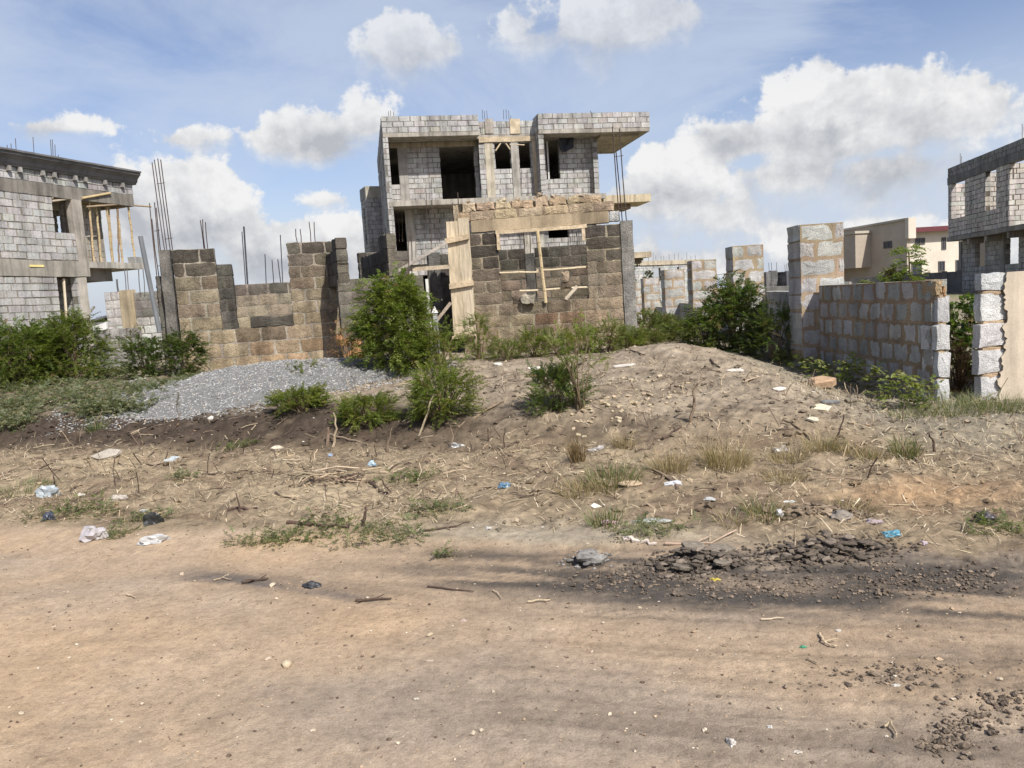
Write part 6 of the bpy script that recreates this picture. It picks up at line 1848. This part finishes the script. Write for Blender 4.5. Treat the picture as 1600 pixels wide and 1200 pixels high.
def sticks():
    S = [([(714, 670), (748, 650), (786, 628)], .017, MDW, 'long straight stick lying up the bank in the middle', ((.6, -.05, .0, -.03),)),
         ([(516, 680), (548, 688), (578, 697)], .016, MDW, 'brown stick lying level at the foot of the bank', ()),
         ([(378, 913), (398, 909), (420, 907)], .009, DKW, 'dark forked twig on the road left of the dark plastic rag', ((.65, -.03, -.07, .03), (.7, .03, .06, .01))),
         ([(334, 909), (348, 905), (361, 908)], .006, LTW, 'thin pale twig left of the dark forked twig', ((.5, .03, .03, .01),)),
         ([(197, 931), (204, 933), (211, 936)], .007, LTW, 'short pale stick on the left part of the road', ()),
         ([(556, 941), (585, 939), (612, 938)], .009, DKW, 'dark wavy twig on the road right of the dark plastic rag', ((.3, -.02, -.04, .01), (.5, .05, .03, .01))),
         ([(668, 918), (700, 922), (740, 927)], .006, DKW, 'thin dark twig at the left end of the dark road band', ()),
         ([(770, 925), (778, 930), (784, 938)], .004, LTW, 'thin pale twig in the dark road band', ()),
         ([(825, 943), (842, 941), (860, 940)], .006, LTW, 'pale twig at the right of the thin one in the dark band', ((.8, .02, -.02, 0),)),
         ([(1279, 992), (1286, 1005), (1296, 1012), (1308, 1013)], .006, LTW, 'curled pale straw stalk on the right side of the road', ((.45, .06, .0, .01),)),
         ([(1262, 1032), (1278, 1040)], .005, LTW, 'short pale stalk below the curled one', ()),
         ([(1190, 970), (1225, 969)], .005, LTW, 'thin straight pale stalk on the dark road band', ()),
         ([(1383, 1140), (1390, 1132), (1399, 1150), (1401, 1156)], .005, LTW, 'bent pale straw near the bottom right of the road', ()),
         ([(975, 842), (1000, 846), (1026, 851)], .018, (.55, .50, .42), 'white weathered stick lying at the road edge', ()),
         ([(1270, 751), (1300, 748), (1340, 752), (1440, 755)], .011, MDW, 'long thin dark branch lying on the right verge', ()),
         ([(430, 772), (438, 778), (456, 779)], .012, DKW, 'short dark stick on the left of the verge', ()), ([(358, 799), (380, 797), (402, 796)], .016, DKW, 'thick dark stick on the verge left of centre', ()),
         ([(325, 742), (355, 740), (388, 737)], .010, DKW, 'thin dark stick across the straw of the left verge', ()), ([(224, 727), (240, 728), (258, 726)], .010, DKW, 'dark stick beside the white bag on the left verge', ()),
         ([(462, 718), (478, 735), (492, 752)], .009, MDW, 'thin stick pointing down the verge left of centre', ()), ([(450, 818), (490, 822), (545, 826)], .017, DKW, 'dark branch lying along the lower verge', ((.4, .05, .1, .04),)),
         ([(580, 755), (592, 770), (606, 772)], .014, DKW, 'dark crooked stick in the twig pile of the verge', ((.4, -.08, .1, .05),)), ([(660, 832), (710, 824), (735, 818)], .008, DKW, 'thin dark twig at the lower middle of the verge', ()),
         ([(1060, 764), (1045, 748), (1020, 735)], .014, MDW, 'grey-brown branch under the spreading brown clump', ((.5, -.1, .05, .06),)), ([(1015, 770), (1034, 752), (1042, 722)], .015, MDW, 'pale dry branch leaning into the spreading brown clump', ()),
         ([(1035, 688), (1050, 678), (1065, 668)], .015, DKW, 'dark stick lying in the stones of the mound', ()), ([(822, 590), (830, 584), (836, 580)], .012, DKW, 'short dark stick just below the crest under the hut', ()), ([(985, 548), (1000, 554), (1008, 556)], .012, DKW, 'dark stick at the crest with a pale end', ()),
         ([(1110, 562), (1118, 572), (1125, 576)], .012, DKW, 'dark stick pointing at the long chip on the right slope', ()), ([(1225, 658), (1240, 665), (1268, 688)], .010, DKW, 'thin dark stick sloping down near the brown clumps on the right', ()),
         ([(1160, 598), (1185, 590), (1205, 588)], .008, LTW, 'thin pale twig on the right slope of the mound', ()),
         ([(530, 500 + 95), (532, 600), (534, 604)], .010, MDW, 'short twig on the bank above the loose shrub', ()), ([(95, 655), (130, 645), (200, 632), (240, 628)], .014, DKW, 'long dark branch lying along the creeper edge at the left', ()),
         ([(190, 660), (220, 648), (250, 642), (330, 626)], .014, DKW, 'long dark root along the lower edge of the gravel', ((.3, .1, .1, .05),)), ([(570, 640), (555, 655), (548, 664)], .008, MDW, 'thin twig on the bank near the loose shrub', ()),
         ([(240, 582), (275, 580), (304, 577)], .008, MDW, 'thin pale cane lying across the gravel to the cream stone', ()), ([(105, 975 - 26), (112, 948)], .006, MDW, 'tiny twig on the road far left', ()),
         ([(1040, 865 - 12), (1110, 850), (1150, 832)], .008, LTW, 'pale bent branch on the sand behind the left mud heap', ((.4, .12, .06, .02),))]
    for pts, r, c, lb, br in S: stick(pts, r, c, lb, branches=br)
    U_ = [([(1079, 660), (1084, 630), (1085, 604), (1104, 590)], .016, MDW, 'crooked dark stump twig standing on the right of the mound'), ([(520, 698), (526, 670), (521, 645)], .014, LTW, 'pale upright stick at the foot of the bank'), ([(512, 696), (513, 668)], .020, MDW, 'short thick stump beside the pale upright stick'),
          ([(604, 708), (607, 690), (613, 668)], .010, MDW, 'thin dark upright twig on the bank, left of the largest shrub'), ([(655, 680), (668, 645), (677, 618)], .013, LTW, 'tall pale stick leaning out of the largest feathery shrub'), ([(277, 640), (278, 626), (279, 612)], .018, (.12, .11, .09), 'thick dark stump standing in the creepers on the gravel edge'),
          ([(121, 695), (120, 680), (118, 670)], .016, DKW, 'dark stump with a pale top on the dark bank at the left'), ([(1300, 700 - 4), (1312, 675), (1319, 648)], .010, DKW, 'thin dark twig standing among the clumps on the right'), ([(1460, 706), (1459, 690), (1452, 678)], .012, DKW, 'thin dark curved twig standing on the far right verge'),
          ([(86, 763), (85, 752), (84, 742)], .010, DKW, 'small dark upright twig on the left verge'), ([(568, 822), (570, 800), (572, 792)], .014, DKW, 'dark hooked stump at the lower middle of the verge'), ([(787, 700), (788, 680), (789, 668)], .008, DKW, 'thin dark twig standing at the foot of the mound'), ([(762, 690), (763, 678), (762, 668)], .008, DKW, 'small dark twig left of the one at the foot of the mound'),
          ([(1088, 868), (1090, 840), (1096, 800)], .008, LTW, 'thin pale stalk standing by the left mud heap') if False else ([(375, 800), (372, 780), (368, 770)], .008, DKW, 'thin black twig standing on the verge, left of centre'), ([(1240, 868), (1242, 840), (1243, 820)], .007, LTW, 'thin pale stalk by the right mud heap'),
          ([(1370, 560), (1380, 530), (1395, 515)], .006, LTW, 'bare pale stem arching before the broken panel'), ([(1480, 640), (1560, 612), (1575, 590)], .006, (.25, .22, .12), 'long grass stem leaning before the cream wall')]
    for pts, r, c, lb in U_: stick(pts, r, c, lb, name='dry_twig' if r < .0125 else 'stump_stick', zs=True)
    # little twig heap
    c = G(520, 748); mb = MB(); rs = random.Random(5)
    for i in range(46):
        a = rs.uniform(0, 3.14); L = rs.uniform(.06, .22); x = c.x + rs.gauss(0, .20); y = c.y + rs.gauss(0, .09); z = float(H(x, y)) + rs.uniform(.01, .07)
        tube(mb, [(x - math.cos(a) * L, y - math.sin(a) * L * .6, z), (x, y, z + rs.uniform(0, .03)), (x + math.cos(a) * L, y + math.sin(a) * L * .6, z + rs.uniform(-.02, .04))], rs.uniform(.003, .008), var(rs.choice([DKW, MDW, LTW]), .2), 5)
    tag(mb.build('twig_pile', M['bark']), 'small pile of broken twigs in the middle left of the verge', 'twig pile', None, 'stuff')
    # countless thin dead twigs over the bank
    rs = np.random.RandomState(8); mb = MB()
    for i in range(1100):
        x = rs.uniform(-6, 5.2); y = rs.uniform(5.6, 11.3); v = y + .3 * x
        if abs(x) > y * .7 or v < 5.5 or v > 11: continue
        if x < -2.5 and v > 8.6: continue
        a = rs.uniform(0, 6.28); L = rs.gamma(2, .05) + .04; st = rs.rand() < .30
        z = float(H(x, y)); e = (x + math.cos(a) * L * (.4 if st else 1), y + math.sin(a) * L * (.4 if st else 1))
        z2 = float(H(*e)) + (L * .8 if st else .012)
        tube(mb, [(x, y, z + .005), ((x + e[0]) / 2 + rs.normal(0, .012), (y + e[1]) / 2, (z + z2) / 2 + .012), (e[0], e[1], z2)], rs.uniform(.0025, .006), var([DKW, MDW, LTW][rs.randint(3)], .2), 4)
    tag(mb.build('dead_twigs', M['bark'], origin=(0, 0, 0)), 'thin dead twigs strewn over the bank and verge', 'twigs', None, 'stuff')


sticks()


# ================================================================== LITTER
def crumple(name, px, py, sx, sy, sz, col, label, cat='litter', mat='plastic', amp=.72, seed=0, rot=0, col2=None):
    sx *= .86; sy *= .86; col = tuple(c * .9 for c in col)
    p = G(px, py); V, F_ = ICO3; mb = MB(); rs = random.Random(seed); o = rs.uniform(0, 90); vs = []; cs = []
    q = np.array(V); x, y, z = q.T
    n1 = fbm(x * 1.6 + o, y * 1.6 + z * 1.3, 3); n2 = np.abs(fbm(x * 3.2 + o + 9, y * 3.2 - z * 2, 3))
    k = 1 + amp * n1 - amp * .9 * n2
    zz = np.maximum(z, -.25) * sz * (1 + amp * 1.2 * n1)
    X, Y_ = x * sx * k, y * sy * k
    vs = np.stack([p.x + X * math.cos(rot) - Y_ * math.sin(rot), p.y + X * math.sin(rot) + Y_ * math.cos(rot), p.z + zz + sz * .22], -1)
    cs = np.where((n1 < .12)[:, None], np.array(col)[None], np.array(col2 or col)[None])
    mb.bulk(vs, np.array(F_), cs)
    tag(mb.build(name, M[mat], smooth=False), label, cat, 'litter on the verge and road')


def litter():
    WH, BL = (.62, .63, .64), (.16, .30, .44)
    crumple('plastic_rag', 486, 917, .078, .055, .024, (.032, .034, .038), 'crumpled dark grey plastic rag lying on the road', 'rag', 'cloth', .55, 1)
    crumple('plastic_bag', 150, 842, .115, .07, .075, (.60, .57, .58), 'puffed white plastic bag at the road edge on the left', 'plastic bag', seed=2)
    crumple('plastic_bag', 240, 847, .12, .06, .04, (.62, .62, .60), 'flattened white plastic bag right of the puffed one', 'plastic bag', seed=3, rot=.2)
    crumple('plastic_bag', 75, 775, .12, .08, .07, (.48, .54, .57), 'bluish white plastic bag on the left verge', 'plastic bag', seed=4)
    crumple('plastic_bag', 272, 719, .11, .06, .03, (.58, .63, .64), 'pale plastic bag in the straw above the thin dark stick', 'plastic bag', seed=5)
    crumple('paper_scrap', 190, 780, .09, .05, .03, (.62, .57, .50), 'folded white scrap with a dark underside on the left verge', 'scrap', seed=6)
    crumple('paper_scrap', 225, 799, .055, .03, .012, (.72, .72, .74), 'small bright white scrap below the folded one', 'scrap', seed=7)
    crumple('plastic_bag', 236, 818, .10, .05, .07, (.022, .024, .022), 'torn black plastic standing in the weeds on the left verge', 'plastic bag', 'cloth', .7, 8)
    crumple('plastic_bag', 76, 812, .06, .04, .05, (.05, .06, .09), 'dark blue plastic scrap in the left weeds', 'plastic bag', 'cloth', .6, 9)
    crumple('plastic_scrap', 580, 727, .05, .035, .035, (.52, .60, .64), 'small white and blue plastic scrap on the middle verge', 'scrap', seed=10, col2=(.3, .45, .55))
    crumple('plastic_scrap', 516, 713, .035, .025, .025, (.42, .52, .68), 'tiny pale blue scrap above the twig pile', 'scrap', seed=11)
    crumple('plastic_scrap', 787, 762, .055, .04, .03, BL, 'blue plastic scrap in the middle of the verge', 'scrap', seed=12)
    crumple('plastic_scrap', 712, 698, .08, .05, .03, (.46, .46, .44), 'grey-white torn plastic at the foot of the mound', 'scrap', seed=13)
    crumple('plastic_scrap', 935, 704, .10, .05, .03, (.50, .48, .45), 'pale torn plastic right of the dark upright clump', 'scrap', seed=14)
    crumple('plastic_scrap', 1052, 757, .075, .04, .022, (.68, .69, .71), 'bright white plastic scrap below the spreading brown clump', 'scrap', seed=15)
    crumple('plastic_bag', 1220, 708, .10, .06, .05, (.52, .48, .43), 'dirty white bag among the brown clumps', 'plastic bag', seed=16)
    crumple('flattened_bottle', 1018, 816, .17, .035, .022, (.44, .46, .43), 'flattened clear bottle lying on the green verge grass', 'bottle', amp=.25, seed=17, rot=-.1)
    crumple('plastic_scrap', 952, 818, .06, .025, .02, (.58, .40, .42), 'pinkish scrap left of the flattened bottle', 'scrap', seed=18)
    crumple('plastic_scrap', 1232, 785, .075, .016, .012, (.72, .72, .70), 'thin white strip above the right mud heap', 'scrap', seed=19)
    crumple('plastic_scrap', 1218, 806, .04, .03, .03, (.66, .66, .66), 'white scrap in the green-brown clump', 'scrap', seed=20)
    crumple('plastic_scrap', 1108, 782, .055, .035, .015, (.60, .60, .58), 'white scrap left of the thin white strip', 'scrap', seed=26)
    crumple('paper_scrap', 1312, 810, .10, .06, .035, (.34, .30, .25), 'grey crumpled paper on the brown mud bank', 'scrap', seed=21)
    crumple('plastic_scrap', 1368, 819, .065, .035, .025, (.56, .47, .48), 'pale pink plastic piece on the right verge', 'scrap', seed=22, rot=-.5)
    crumple('plastic_scrap', 1391, 837, .062, .035, .022, (.13, .36, .48), 'blue plastic piece at the road edge on the right', 'scrap', seed=23)
    crumple('plastic_scrap', 1444, 850, .022, .03, .015, (.62, .52, .56), 'small pink-white scrap on the pale sand at the right', 'scrap', seed=24)
    crumple('plastic_bag', 1540, 812, .075, .05, .045, (.05, .045, .05), 'small black plastic bag on the right verge', 'plastic bag', 'cloth', .6, 25)
    crumple('plastic_scrap', 1117, 906, .035, .02, .008, (.62, .50, .10), 'yellow scrap at the front of the left mud heap', 'scrap', seed=27)
    crumple('plastic_scrap', 1255, 1012, .022, .012, .006, (.08, .36, .20), 'small green scrap on the right side of the road', 'scrap', seed=28)
    crumple('paper_scrap', 1141, 1160, .022, .034, .012, (.66, .62, .56), 'torn white paper near the bottom of the road', 'scrap', seed=29)
    crumple('paper_scrap', 1203, 1137, .012, .010, .008, (.7, .7, .68), 'small white paper ball right of the torn paper', 'scrap', seed=30)
    crumple('paper_scrap', 1245, 1176, .022, .01, .006, (.62, .58, .5), 'narrow pale scrap near the bottom edge of the road', 'scrap', seed=31)
    crumple('paper_scrap', 1400, 1071, .022, .010, .006, (.68, .66, .6), 'white curved chip on the right of the road', 'scrap', seed=32)
    crumple('plastic_scrap', 723, 970, .022, .012, .006, (.55, .42, .36), 'pinkish paper piece in the middle of the road', 'scrap', seed=33)
    crumple('plastic_scrap', 671, 1033, .016, .010, .006, (.6, .5, .42), 'tiny pale scrap on the road below the ridge', 'scrap', seed=34)
    crumple('plastic_scrap', 762, 826, .035, .022, .012, (.64, .62, .58), 'white chip on the lower verge near the middle', 'scrap', seed=35)
    crumple('plastic_scrap', 1310, 1009 - 23, .018, .010, .006, (.66, .62, .56), 'white chip right of the curled stalk', 'scrap', seed=36)
    # dark cloth hanging under the soffit of the large house, and a lump of mud on the road
    a = kU(871, 215); zt = kZ(880, 213); mb = MB(); n = 8; vs = []; fs = []
    for i in range(n + 1):
        for j in range(7):
            t = i / n; s = j / 6; low = .72 - .35 * abs(s - .35)
            vs.append(K.p(a + (kU(894, 215) - a) * s + .02 * math.sin(7 * t), .25 + .05 * math.sin(9 * s + 3 * t), zt - .05 - t * low))
    for i in range(n):
        for j in range(6): q = i * 7 + j; fs.append((q, q + 1, q + 8, q + 7))
    mb.add(vs, fs, (.012, .016, .028)); tag(mb.build('hanging_cloth', M['cloth']), 'dark blue cloth hanging under the roof slab of the large grey house', 'cloth')


litter()
